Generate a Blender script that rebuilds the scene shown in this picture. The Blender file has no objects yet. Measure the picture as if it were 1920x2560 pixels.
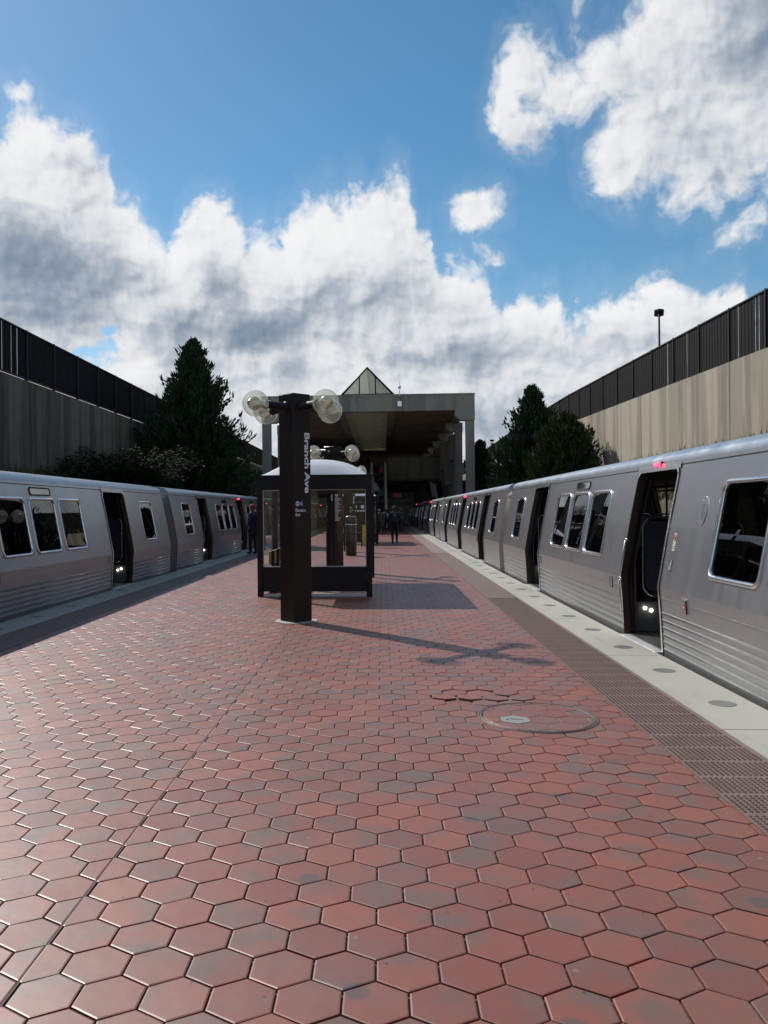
import bpy, bmesh, math, random
from mathutils import Vector, Matrix
R = math.radians
random.seed(7)
SC = bpy.context.scene
COL = SC.collection

# ------------------------------------------------------------------ camera
# f = 1980 px of a 1920 x 2560 picture, eye 1.67 m over the platform
F_PX, EYE, YAW = 1980.0, 1.67, R(3.2)
cd = bpy.data.cameras.new('camera'); cam = bpy.data.objects.new('camera', cd); COL.objects.link(cam)
cd.sensor_fit = 'VERTICAL'; cd.sensor_height = 36.0; cd.lens = F_PX / 2560.0 * 36.0
cam.location = (0, 0, EYE)
cam.rotation_euler = (Matrix.Rotation(YAW, 3, 'Z') @ Matrix.Rotation(R(90), 3, 'X') @ Matrix.Rotation(R(-0.5), 3, 'Z')).to_euler()
# the lens axis lies left of the picture centre and level with the horizon
cd.shift_x = (960 - (955 - F_PX * math.tan(YAW))) / 2560.0
cd.shift_y = -(1280 - 1277 + 0.9) / 2560.0 + 0.0
cd.clip_start = 0.05; cd.clip_end = 3000
SC.camera = cam

# ------------------------------------------------------------------ light
SUN_AZ, SUN_EL = R(-42.5), R(42.0)          # azimuth from +Y towards +X
sd = Vector((math.sin(SUN_AZ) * math.cos(SUN_EL), math.cos(SUN_AZ) * math.cos(SUN_EL), math.sin(SUN_EL)))
sl = bpy.data.lights.new('sun', 'SUN'); sl.energy = 4.4; sl.angle = R(0.53); sl.color = (1.0, 0.955, 0.89)
so = bpy.data.objects.new('sun', sl); COL.objects.link(so)
so.rotation_euler = sd.to_track_quat('Z', 'Y').to_euler(); so.location = (-30, 30, 60)
SC.view_settings.view_transform = 'Standard'; SC.view_settings.look = 'None'
SC.cycles.transparent_max_bounces = 24
SC.view_settings.exposure = 0.0; SC.view_settings.gamma = 1.0

# ------------------------------------------------------------------ node helper
class E:
    """a socket (or number) with arithmetic; every operation adds a node"""
    def __init__(s, nt, v): s.nt = nt; s.v = v
    def _put(s, inp, val):
        if isinstance(val, E): val = val.v
        if isinstance(val, bpy.types.NodeSocket): s.nt.links.new(val, inp)
        else: inp.default_value = val
    def m(s, op, *a, clamp=False):
        n = s.nt.nodes.new('ShaderNodeMath'); n.operation = op; n.use_clamp = clamp
        s._put(n.inputs[0], s)
        for i, x in enumerate(a): s._put(n.inputs[i + 1], x)
        return E(s.nt, n.outputs[0])
    def __add__(s, o): return s.m('ADD', o)
    def __sub__(s, o): return s.m('SUBTRACT', o)
    def __mul__(s, o): return s.m('MULTIPLY', o)
    def __truediv__(s, o): return s.m('DIVIDE', o)
    def mx(s, o): return s.m('MAXIMUM', o)
    def mn(s, o): return s.m('MINIMUM', o)
    def smax(s, o, k): return s.m('SMOOTH_MAX', o, k)
    def ss(s, a, b, lo=0.0, hi=1.0):
        n = s.nt.nodes.new('ShaderNodeMapRange'); n.interpolation_type = 'SMOOTHSTEP'
        for i, x in enumerate((s, a, b, lo, hi)): s._put(n.inputs[i], x)
        return E(s.nt, n.outputs[0])
    def mr(s, a, b, lo=0.0, hi=1.0):
        n = s.nt.nodes.new('ShaderNodeMapRange')
        for i, x in enumerate((s, a, b, lo, hi)): s._put(n.inputs[i], x)
        return E(s.nt, n.outputs[0])

def noise(nt, vec, scale, detail=4.0, rough=0.5, dist=0.0, col=False):
    n = nt.nodes.new('ShaderNodeTexNoise'); n.inputs['Scale'].default_value = scale
    n.inputs['Detail'].default_value = detail; n.inputs['Roughness'].default_value = rough
    n.inputs['Distortion'].default_value = dist
    if vec is not None: nt.links.new(vec, n.inputs['Vector'])
    return E(nt, n.outputs['Color' if col else 'Fac'])

def mapping(nt, vec, loc=(0, 0, 0), rot=(0, 0, 0), scale=(1, 1, 1)):
    n = nt.nodes.new('ShaderNodeMapping'); nt.links.new(vec, n.inputs[0])
    n.inputs[1].default_value = loc; n.inputs[2].default_value = rot; n.inputs[3].default_value = scale
    return n.outputs[0]

def mixc(nt, fac, a, b, blend='MIX'):
    n = nt.nodes.new('ShaderNodeMix'); n.data_type = 'RGBA'; n.blend_type = blend
    for i, x in ((0, fac), (6, a), (7, b)):
        if isinstance(x, E): x = x.v
        if isinstance(x, bpy.types.NodeSocket): nt.links.new(x, n.inputs[i])
        else: n.inputs[i].default_value = x if i == 0 else ((*x, 1) if len(x) == 3 else x)
    return n.outputs[2]

# ------------------------------------------------------------------ clouds, computed over azimuth and elevation
import numpy as np
AZ0, AZ1, EL0, EL1, PPD = -38.0, 38.0, -3.0, 43.0, 21
def pxdir(x, y):                    # photo direction (1659-wide copy) -> azimuth, elevation in degrees
    x = x * 1.1573 - 955; y = 1277 - y * 1.1573
    x, y = x + y * 0.0087, y - x * 0.0087
    a = math.atan2(x, F_PX); return math.degrees(a), math.degrees(math.atan2(y, math.hypot(x, F_PX)))
def bake_clouds():
    rng = np.random.RandomState(11)
    Wd, Hd = int((AZ1 - AZ0) * PPD), int((EL1 - EL0) * PPD)
    az = np.linspace(AZ0, AZ1, Wd, dtype=np.float32)[None, :].repeat(Hd, 0)
    el = np.linspace(EL0, EL1, Hd, dtype=np.float32)[:, None].repeat(Wd, 1)
    def vn(u, v, cell):             # gradient noise, about -1..1
        g = rng.rand(512, 512).astype(np.float32) * 2 * np.pi; gx, gy = np.cos(g), np.sin(g)
        x = (u + 300) / cell; y = (v + 300) / cell
        xi = np.floor(x).astype(np.int32); yi = np.floor(y).astype(np.int32); fx = x - xi; fy = y - yi
        sx = fx * fx * fx * (fx * (fx * 6 - 15) + 10); sy = fy * fy * fy * (fy * (fy * 6 - 15) + 10)
        def d(i, j):
            a = (xi + i) & 511; b = (yi + j) & 511
            return gx[b, a] * (fx - i) + gy[b, a] * (fy - j)
        return ((d(0, 0) * (1 - sx) + d(1, 0) * sx) * (1 - sy) + (d(0, 1) * (1 - sx) + d(1, 1) * sx) * sy) * 1.5
    def fbm(u, v, cell, n, g=0.5, bil=0.0):
        s = 0; a = 1.0; t = 0
        for i in range(n):
            q = vn(u, v, cell)
            if bil: q = q * (1 - bil) + (1 - 2.6 * np.abs(q)) * bil
            s = s + q * a; t += a; a *= g; cell /= 2.03
        return s / t
    def wor(u, v, cell):            # rounded heads: 1 at a cell's centre, falling off like a dome
        px, py = rng.rand(256, 256).astype(np.float32), rng.rand(256, 256).astype(np.float32)
        x = (u + 300) / cell; y = (v + 300) / cell; xi = np.floor(x).astype(np.int32); yi = np.floor(y).astype(np.int32); best = np.full_like(x, 9.0)
        for i in (-1, 0, 1):
            for j in (-1, 0, 1):
                a, b = xi + i, yi + j
                best = np.minimum(best, (a + px[b & 255, a & 255] - x) ** 2 + (b + py[b & 255, a & 255] - y) ** 2)
        return 1 - 1.25 * best
    wx = fbm(az, el, 5.0, 5, .5); wy = fbm(az, el, 5.0, 5, .5)
    az2 = az + wx * 1.3; el2 = el + wy * 1.3
    fine = fbm(az2, el2, 1.9, 6, .56, .75)             # cauliflower lumps
    q1, q2 = az + wx * .45 + 3, el + wy * .45
    heads = wor(q1, q2, 3.6) * .50 + wor(q1 + fine * .1, q2, 1.7) * .30 + wor(q1 + fine * .12, q2, .82) * .17 + wor(q1, q2, .40) * .09
    frag = fbm(az2 * 1.0, el2, .55, 4, .6, .2)
    mid = fbm(az2, el2, 3.2, 3, .5, .6); soft = fbm(az2, el2, 2.2, 4, .42, .6); puff = fbm(az2 + 40, el2 + 9, 4.6, 5, .5, .25)
    top = [(-60, 290), (0, 226), (40, 207), (62, 228), (90, 245), (130, 262), (165, 268), (200, 305), (222, 325), (236, 385), (262, 425), (300, 452), (335, 500), (352, 540), (372, 490),
           (400, 448), (430, 425), (462, 415), (495, 430), (515, 480), (530, 505), (560, 490), (585, 500), (610, 478), (640, 440), (660, 418), (705, 415), (735, 440), (765, 408), (800, 402), (850, 376), (885, 398),
           (905, 480), (932, 498), (938, 545), (950, 585), (975, 568), (1030, 570), (1052, 600), (1060, 660), (1080, 668), (1100, 650), (1130, 640), (1160, 655), (1198, 640),
           (1212, 692), (1240, 672), (1290, 648), (1350, 645), (1400, 615), (1430, 606), (1480, 622), (1530, 640), (1570, 622), (1585, 632), (1600, 680), (1700, 720)]
    P = [pxdir(p[0], p[1] + 17) for p in top]
    ta = np.array([p[0] for p in P]); te = np.array([p[1] for p in P])
    line = np.interp(az + frag * .35 + wx * .25, ta, te).astype(np.float32)
    bank = (line - el) * .55
    k = 1.1573 / F_PX * 180 / math.pi
    def blob(cx, cy, rx, ry, warp=1.0, rot=0.0):
        a, e = pxdir(cx, cy); u = az + wx * 1.2 * warp - a; v = el + wy * 1.2 * warp - e
        c, s = math.cos(rot), math.sin(rot); u, v = u * c + v * s, v * c - u * s
        return 1 - np.sqrt((u / (rx * k)) ** 2 + (v / (ry * k)) ** 2)
    bl = np.full_like(bank, -9.0)
    for b in [(1140, 160, 58, 66), (1100, 235, 40, 45), (1118, 285, 60, 48), (1190, 200, 70, 52), (1250, 215, 70, 48), (1330, 165, 95, 70), (1430, 110, 95, 110), (1560, 60, 170, 170),
              (1640, 170, 130, 150), (1440, 260, 150, 100), (1330, 350, 66, 76), (1400, 330, 90, 70), (1530, 330, 110, 100), (1485, 420, 52, 62),
              (1027, 462, 42, 34), (1655, 430, 26, 50), (1585, 508, 55, 14, .5, .35), (1232, 25, 14, 42, .6, .3), (1068, 562, 16, 10), (25, 180, 12, 10), (1640, 312, 26, 16)]:
        f = blob(*b) * (min(b[2], b[3]) * .034); bl = np.maximum(bl, f)
    gen = fbm(az, el * 1.6, 12.0, 4, .5) * 4 - 1.0
    side = np.clip((np.abs(az) - 28) / 8, 0, 1)
    fld = np.maximum(np.maximum(bank, bl), gen * side - (1 - side) * 9)
    fld = np.clip(fld, -3, 3.2 )
    for (cx, cy, rx, ry, s) in [(212, 715, 46, 34, 6.0), (160, 765, 80, 24, 5.5), (262, 800, 70, 22, 4.6), (725, 775, 60, 24, 4.8), (780, 505, 44, 34, 1.5), (300, 770, 30, 30, 3), (640, 545, 30, 16, .8)]:
        fld = fld - np.clip(blob(cx, cy, rx * 1.5, ry * 1.5, 2.0), 0, 1) * s * .75
    amp = .62 + .25 * np.clip((az - pxdir(1050, 0)[0]) / 3, 0, 1) * np.clip((el - 16) / 4, 0, 1)
    up = np.clip((az - pxdir(1050, 0)[0]) / 3, 0, 1) * np.clip((el - 16) / 4, 0, 1)
    dens = fld + (fine - .12) * amp * .75 + (heads - .62) * 1.5 + frag * (.30 + .25 * up) + (puff + .1) * 1.2 * np.clip((15 - el) / 6, .25, 1)
    cov = np.clip((dens + .25) / (1.05 + .9 * up), 0, 1); cov = cov * cov * (3 - 2 * cov)
    # soft light through the cloud from the sun (up and to the left, behind)
    th = np.clip(dens + .1, 0, 3.2)
    tau = np.zeros_like(th); sx, sy = -.70, .72
    for i, (d, w) in enumerate([(.12, .5), (.3, .7), (.6, .9), (1.1, 1.1), (1.9, 1.3), (3.0, 1.4)]):
        dx, dy = int(round(sx * d * PPD)), int(round(sy * d * PPD))
        tau += w * np.clip(np.roll(np.roll(th, -dx, 1), -dy, 0) - .22 * th, 0, 3)
    light = np.exp(-tau * .10)
    hb = heads * .9 + fine * .10; lump = np.clip(hb - np.roll(np.roll(hb, -5, 1), 6, 0), -.6, .6) * -1.0; lump = np.clip(hb - np.roll(np.roll(hb, -6, 1), 7, 0), -.8, .8); lump2 = np.clip(np.roll(np.roll(mid, 16, 1), -14, 0) - mid, -1, 1)
    big = fbm(az2, el2 * 1.4, 6.0, 5, .5)
    dark = big * .26 - .07
    for (cx, cy, rx, ry, s) in [(80, 570, 250, 75, .36), (165, 340, 70, 45, .22), (10, 480, 100, 60, .2), (575, 722, 125, 55, .52), (480, 630, 70, 50, .22), (400, 690, 60, 40, .2), (1060, 765, 130, 50, .22),
                                (1290, 750, 170, 50, .18), (80, 680, 200, 50, .3), (1480, 230, 170, 130, .0), (1640, 30, 130, 140, .22), (930, 780, 120, 30, .2), (900, 640, 120, 50, .12)]:
        dark = dark + np.clip(blob(cx, cy, rx, ry), 0, 1) ** .8 * s * 1.5
    for (cx, cy, rx, ry, s) in [(330, 540, 110, 50, .3), (700, 520, 160, 90, .25), (1000, 610, 80, 50, .2), (200, 590, 0.1, 0.1, 0), (270, 700, 60, 60, .2), (1130, 680, 90, 30, .2), (1400, 640, 140, 30, .2), (90, 420, 110, 60, .2), (800, 850, 500, 40, .25)]:
        dark = dark - np.clip(blob(cx, cy, max(rx, 1), max(ry, 1)), 0, 1) * s
    thick = np.clip((dens - .3) / 3.0, 0, 1)
    lum = .50 + .60 * light - dark - thick * .10 + lump * .46 + lump2 * .18 + fine * .07 + (heads - .6) * .22 + puff * .26 * np.clip((16 - el) / 6, .3, 1)
    lum = np.clip(lum, 0, 1.6); lum = np.where(lum > .7, .7 + .3 * (1 - np.exp(-(lum - .7) / .3)), lum)
    rp = np.array([0, .25, .5, .75, 1.0])
    cols = [np.interp(lum, rp, c).astype(np.float32) for c in ((.19, .27, .42, .66, .93), (.245, .33, .47, .69, .93), (.33, .415, .54, .73, .93))]
    haze = np.clip(1 - (el - 1) / 13, 0, 1) * .16
    cov = np.maximum(cov, np.clip((dens + 1.2) / 2.2, 0, 1) * .14); cov = np.maximum(cov, haze)
    return Wd, Hd, cols, cov.astype(np.float32)

def build_world():
    W = bpy.data.worlds.new('World'); SC.world = W; W.use_nodes = True
    nt = W.node_tree; nt.nodes.clear(); L = nt.links
    Wd, Hd, cols, cov = bake_clouds()
    buf = np.stack([cols[0], cols[1], cols[2], cov], -1).astype(np.float32)
    img = bpy.data.images.new('cloud_field', Wd, Hd, alpha=True, float_buffer=True); img.colorspace_settings.name = 'Non-Color'
    img.alpha_mode = 'CHANNEL_PACKED'; img.pixels.foreach_set(buf.ravel()); img.update(); img.pack()
    tc = nt.nodes.new('ShaderNodeTexCoord'); gen = tc.outputs['Generated']
    sep = nt.nodes.new('ShaderNodeSeparateXYZ'); L.new(gen, sep.inputs[0])
    X, Y, Z = (E(nt, sep.outputs[i]) for i in range(3))
    az = X.m('ARCTAN2', Y) * (180 / math.pi); el = Z.m('ARCSINE') * (180 / math.pi)
    u = (az - AZ0) / (AZ1 - AZ0); v = (el - EL0) / (EL1 - EL0)
    cb = nt.nodes.new('ShaderNodeCombineXYZ'); L.new(u.v, cb.inputs[0]); L.new(v.v, cb.inputs[1])
    it = nt.nodes.new('ShaderNodeTexImage'); it.image = img; it.extension = 'EXTEND'; it.interpolation = 'Cubic'; L.new(cb.outputs[0], it.inputs[0])
    # the rest of the sky dome: simple scattered cumulus
    gn = noise(nt, mapping(nt, gen, scale=(1, 1, 2.0)), 2.4, 5, .58)
    gc = gn.ss(.50, .60)
    sh = noise(nt, gen, 5.0, 3, .5)
    ins = (az.m('ABSOLUTE') - 37.9).m('LESS_THAN', 0.0) * (el - 42.9).m('LESS_THAN', 0.0)
    gcol = mixc(nt, sh.mr(.3, .7), (.42, .47, .54), (.86, .87, .89))
    ccol = mixc(nt, ins, gcol, it.outputs['Color'])
    cov_ = E(nt, it.outputs['Alpha']) * ins + gc * (ins * -1.0 + 1.0)
    cov_ = cov_ * el.ss(-1.5, 0.0)
    sky = nt.nodes.new('ShaderNodeTexSky'); sky.sky_type = 'NISHITA'; sky.sun_disc = False
    sky.sun_elevation = SUN_EL; sky.sun_rotation = SUN_AZ; sky.air_density = 1.0; sky.dust_density = 0.2; sky.ozone_density = 1.6
    hs = nt.nodes.new('ShaderNodeHueSaturation'); hs.inputs['Saturation'].default_value = SKY_SAT; hs.inputs['Hue'].default_value = .487
    L.new(sky.outputs[0], hs.inputs['Color'])
    b1 = nt.nodes.new('ShaderNodeBackground'); b1.inputs[1].default_value = SKY_S; L.new(hs.outputs[0], b1.inputs[0])
    b2 = nt.nodes.new('ShaderNodeBackground'); b2.inputs[1].default_value = CLOUD_S; L.new(ccol, b2.inputs[0])
    ms = nt.nodes.new('ShaderNodeMixShader'); L.new(cov_.v, ms.inputs[0]); L.new(b1.outputs[0], ms.inputs[1]); L.new(b2.outputs[0], ms.inputs[2])
    out = nt.nodes.new('ShaderNodeOutputWorld'); L.new(ms.outputs[0], out.inputs[0])
    W.cycles.sampling_method = 'MANUAL'; W.cycles.sample_map_resolution = 512
SKY_S, CLOUD_S, SKY_SAT = 0.104, 1.0, 1.26
build_world()
# ------------------------------------------------------------------ mesh helpers
class MB:
    """collects shapes, then links them as ONE mesh object"""
    def __init__(s): s.v = []; s.f = []; s.mi = []; s.sm = []
    def add(s, vs, fs, m=0, sm=False):
        b = len(s.v); s.v += [tuple(v) for v in vs]
        for f in fs: s.f.append([b + i for i in f]); s.mi.append(m); s.sm.append(sm)
    def quad(s, a, b, c, d, m=0): s.add([a, b, c, d], [(0, 1, 2, 3)], m)
    def box(s, x0, x1, y0, y1, z0, z1, m=0, bev=0.0):
        if bev <= 0:
            s.add([(x0, y0, z0), (x1, y0, z0), (x1, y1, z0), (x0, y1, z0), (x0, y0, z1), (x1, y0, z1), (x1, y1, z1), (x0, y1, z1)],
                  [(3, 2, 1, 0), (4, 5, 6, 7), (0, 1, 5, 4), (1, 2, 6, 5), (2, 3, 7, 6), (3, 0, 4, 7)], m); return
        b = bev; xs, ys, zs = (x0, x1), (y0, y1), (z0, z1); vs = []; idx = {}
        for i in (0, 1):
            for j in (0, 1):
                for k in (0, 1):
                    sx, sy, sz = (1, -1)[i], (1, -1)[j], (1, -1)[k]
                    for ax in range(3):
                        p = [xs[i] + sx * b, ys[j] + sy * b, zs[k] + sz * b]
                        p[ax] = (xs[i], ys[j], zs[k])[ax]
                        idx[(i, j, k, ax)] = len(vs); vs.append(p)
        fs = []
        for ax in range(3):
            o = [a for a in range(3) if a != ax]
            for e in (0, 1):
                q = []
                for (p, r) in ((0, 0), (1, 0), (1, 1), (0, 1)):
                    c = [0, 0, 0]; c[ax] = e; c[o[0]] = p; c[o[1]] = r; q.append(idx[(*c, ax)])
                fs.append(q)
            for p in (0, 1):
                for r in (0, 1):
                    q = []
                    for (e, a2) in ((0, o[0]), (1, o[0]), (1, o[1]), (0, o[1])):
                        c = [0, 0, 0]; c[ax] = e; c[o[0]] = p; c[o[1]] = r; q.append(idx[(*c, a2)])
                    fs.append(q)
        for i in (0, 1):
            for j in (0, 1):
                for k in (0, 1): fs.append([idx[(i, j, k, a)] for a in range(3)])
        s.add(vs, fs, m)
    def obox(s, c, ax, ay, az, hx, hy, hz, m=0):
        c = Vector(c); ax = Vector(ax).normalized() * hx; ay = Vector(ay).normalized() * hy; az = Vector(az).normalized() * hz
        vs = [c + ax * i + ay * j + az * k for k in (-1, 1) for (i, j) in ((-1, -1), (1, -1), (1, 1), (-1, 1))]
        s.add(vs, [(3, 2, 1, 0), (4, 5, 6, 7), (0, 1, 5, 4), (1, 2, 6, 5), (2, 3, 7, 6), (3, 0, 4, 7)], m)
    def tube(s, pts, r, n=10, m=0, caps=True, close=False):
        pts = [Vector(p) for p in pts]; rs = r if isinstance(r, (list, tuple)) else [r] * len(pts)
        b = len(s.v); N = len(pts); up = None
        for i, p in enumerate(pts):
            if close: t = pts[(i + 1) % N] - pts[i - 1]
            else: t = pts[min(i + 1, N - 1)] - pts[max(i - 1, 0)]
            t.normalize()
            if up is None: up = Vector((0, 0, 1)) if abs(t.z) < .9 else Vector((1, 0, 0))
            x = up.cross(t)
            if x.length < 1e-5: x = Vector((1, 0, 0)).cross(t)
            x.normalize(); y = t.cross(x); up = y
            for k in range(n):
                a = 2 * math.pi * k / n; s.v.append(tuple(p + (x * math.cos(a) + y * math.sin(a)) * rs[i]))
        for i in range(N if close else N - 1):
            for k in range(n):
                j = (i + 1) % N
                s.f.append([b + i * n + k, b + i * n + (k + 1) % n, b + j * n + (k + 1) % n, b + j * n + k]); s.mi.append(m); s.sm.append(True)
        if caps and not close:
            s.f.append([b + k for k in range(n)][::-1]); s.mi.append(m); s.sm.append(False)
            s.f.append([b + (N - 1) * n + k for k in range(n)]); s.mi.append(m); s.sm.append(False)
    def lathe(s, prof, c=(0, 0, 0), n=20, m=0, axis=None, sm=True):
        """profile of (r, h) pairs about an axis through c"""
        c = Vector(c); ax = Vector(axis or (0, 0, 1)).normalized()
        x = ax.orthogonal().normalized(); y = ax.cross(x); b = len(s.v); N = len(prof)
        for (r, h) in prof:
            for k in range(n):
                a = 2 * math.pi * k / n; s.v.append(tuple(c + ax * h + (x * math.cos(a) + y * math.sin(a)) * r))
        for i in range(N - 1):
            for k in range(n):
                s.f.append([b + i * n + k, b + i * n + (k + 1) % n, b + (i + 1) * n + (k + 1) % n, b + (i + 1) * n + k]); s.mi.append(m); s.sm.append(sm)
    def sphere(s, c, r, n=24, k=14, m=0, sz=1.0):
        s.lathe([(max(r * math.sin(math.pi * i / k), 1e-5), -r * sz * math.cos(math.pi * i / k)) for i in range(k + 1)], c, n, m)
    def prism(s, poly, ax, a0, a1, m=0, cap=True):
        """polygon of 2-D points extruded along ax ('x','y','z') from a0 to a1"""
        def P(p, a): return {'x': (a, p[0], p[1]), 'y': (p[0], a, p[1]), 'z': (p[0], p[1], a)}[ax]
        n = len(poly); vs = [P(p, a0) for p in poly] + [P(p, a1) for p in poly]
        fs = [(i, (i + 1) % n, n + (i + 1) % n, n + i) for i in range(n)]
        if cap: fs += [tuple(range(n))[::-1], tuple(range(n, 2 * n))]
        s.add(vs, fs, m)
    def build(s, name, mats, parent=None, loc=None, fixn=True, rz=0.0):
        me = bpy.data.meshes.new(name)
        if loc is not None and parent is None: pass
        me.from_pydata(s.v, [], s.f)
        mats = mats if isinstance(mats, (list, tuple)) else [mats]
        for m in mats: me.materials.append(m)
        me.polygons.foreach_set('material_index', s.mi); me.polygons.foreach_set('use_smooth', s.sm)
        if fixn:
            bm = bmesh.new(); bm.from_mesh(me); bmesh.ops.recalc_face_normals(bm, faces=bm.faces); bm.to_mesh(me); bm.free()
        me.update(); o = bpy.data.objects.new(name, me); COL.objects.link(o)
        if parent is not None: o.parent = parent
        if loc is not None: o.location = loc
        o.rotation_euler.z = rz
        return o

def tag(o, label=None, cat=None, group=None, kind=None):
    if label: o['label'] = label
    if cat: o['category'] = cat
    if group: o['group'] = group
    if kind: o['kind'] = kind
    return o
def empty(name, loc, label, cat, group=None, rz=0.0):
    o = bpy.data.objects.new(name, None); COL.objects.link(o); o.location = loc; o.rotation_euler.z = rz; o.empty_display_size = 0.2
    return tag(o, label, cat, group)
def copy_tree(o, parent=None, loc=None, label=None):
    c = o.copy(); COL.objects.link(c); c.parent = parent
    if loc is not None: c.location = loc
    if label: c['label'] = label
    for ch in [x for x in KIDS.get(o.name, [])]: copy_tree(ch, c)
    return c
KIDS = {}
def index_kids():
    KIDS.clear()
    for o in bpy.data.objects:
        if o.parent: KIDS.setdefault(o.parent.name, []).append(o)
def rrect(w, h, r, n=6, cx=0, cy=0):
    """rounded rectangle, counter-clockwise"""
    o = []
    for (sx, sy, a0) in ((1, 1, 0), (-1, 1, 90), (-1, -1, 180), (1, -1, 270)):
        for i in range(n + 1):
            a = R(a0 + 90 * i / n); o.append((cx + sx * (w / 2 - r) + r * math.cos(a), cy + sy * (h / 2 - r) + r * math.sin(a)))
    return o

# ------------------------------------------------------------------ materials
def newmat(name):
    m = bpy.data.materials.new(name); m.use_nodes = True; nt = m.node_tree
    return m, nt, nt.nodes['Principled BSDF'], nt.links
def bump(nt, h, strength=0.3, dist=0.01, normal=None):
    b = nt.nodes.new('ShaderNodeBump'); b.inputs['Strength'].default_value = strength; b.inputs['Distance'].default_value = dist
    nt.links.new(h.v if isinstance(h, E) else h, b.inputs['Height'])
    if normal: nt.links.new(normal, b.inputs['Normal'])
    return b.outputs[0]
def plain(name, col, rough=0.6, metal=0.0, var=0.12, scale=6.0, bmp=0.0, spec=0.5, coat=0.0):
    m, nt, b, L = newmat(name)
    tc = nt.nodes.new('ShaderNodeTexCoord')
    n = noise(nt, tc.outputs['Object'], scale, 5, .6)
    L.new(mixc(nt, n, tuple(c * (1 - var) for c in col), tuple(min(1, c * (1 + var)) for c in col)), b.inputs['Base Color'])
    L.new(n.mr(.3, .7, max(0, rough - .08), min(1, rough + .08)).v, b.inputs['Roughness'])
    b.inputs['Metallic'].default_value = metal; b.inputs['Specular IOR Level'].default_value = spec; b.inputs['Coat Weight'].default_value = coat
    if bmp: L.new(bump(nt, noise(nt, tc.outputs['Object'], scale * 12, 4, .6), bmp, .004), b.inputs['Normal'])
    return m
def emis(name, col, s, base=(.1, .1, .1)):
    m, nt, b, L = newmat(name); b.inputs['Base Color'].default_value = (*base, 1)
    b.inputs['Emission Color'].default_value = (*col, 1); b.inputs['Emission Strength'].default_value = s; return m

def mat_concrete(name, col, dark, stain=0.6, joint=None, vscale=1.0, side=0):
    """cast concrete: mottling, vertical run-off stains below the coping, joints"""
    m, nt, b, L = newmat(name)
    tc = nt.nodes.new('ShaderNodeTexCoord'); P = tc.outputs['Object']
    n1 = noise(nt, P, .8, 6, .6); n2 = noise(nt, P, 14, 5, .65)
    st = noise(nt, mapping(nt, P, scale=(1.0, 1.0, .03)), 1.0 * vscale, 6, .62)
    st2 = noise(nt, mapping(nt, P, loc=(5, 3, 0), scale=(.5, .5, .07)), 1.0 * vscale, 4, .6)
    c = mixc(nt, n1, tuple(x * .86 for x in col), tuple(x * 1.1 for x in col))
    c = mixc(nt, n2.mr(.3, .7, 0, .35), c, tuple(x * .7 for x in col))
    f = (st.ss(.49, .60) * .8 + st2.ss(.50, .58) * .55).m('MINIMUM', 1.0) * stain
    c = mixc(nt, f, c, dark)
    if joint:
        sp = nt.nodes.new('ShaderNodeSeparateXYZ'); L.new(P, sp.inputs[0]); y = E(nt, sp.outputs[1])
        fr = (y / joint).m('FRACT'); j = (fr - .5).m('ABSOLUTE').ss(.4955, .498)
        c = mixc(nt, j, c, (.02, .018, .015))
        fr = (y / (joint / 4)).m('FRACT'); j = (fr - .5).m('ABSOLUTE').ss(.486, .496) * .45
        c = mixc(nt, j, c, dark)
    L.new(c, b.inputs['Base Color']); b.inputs['Roughness'].default_value = .88
    L.new(bump(nt, n2, .35, .012), b.inputs['Normal'])
    return m

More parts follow.
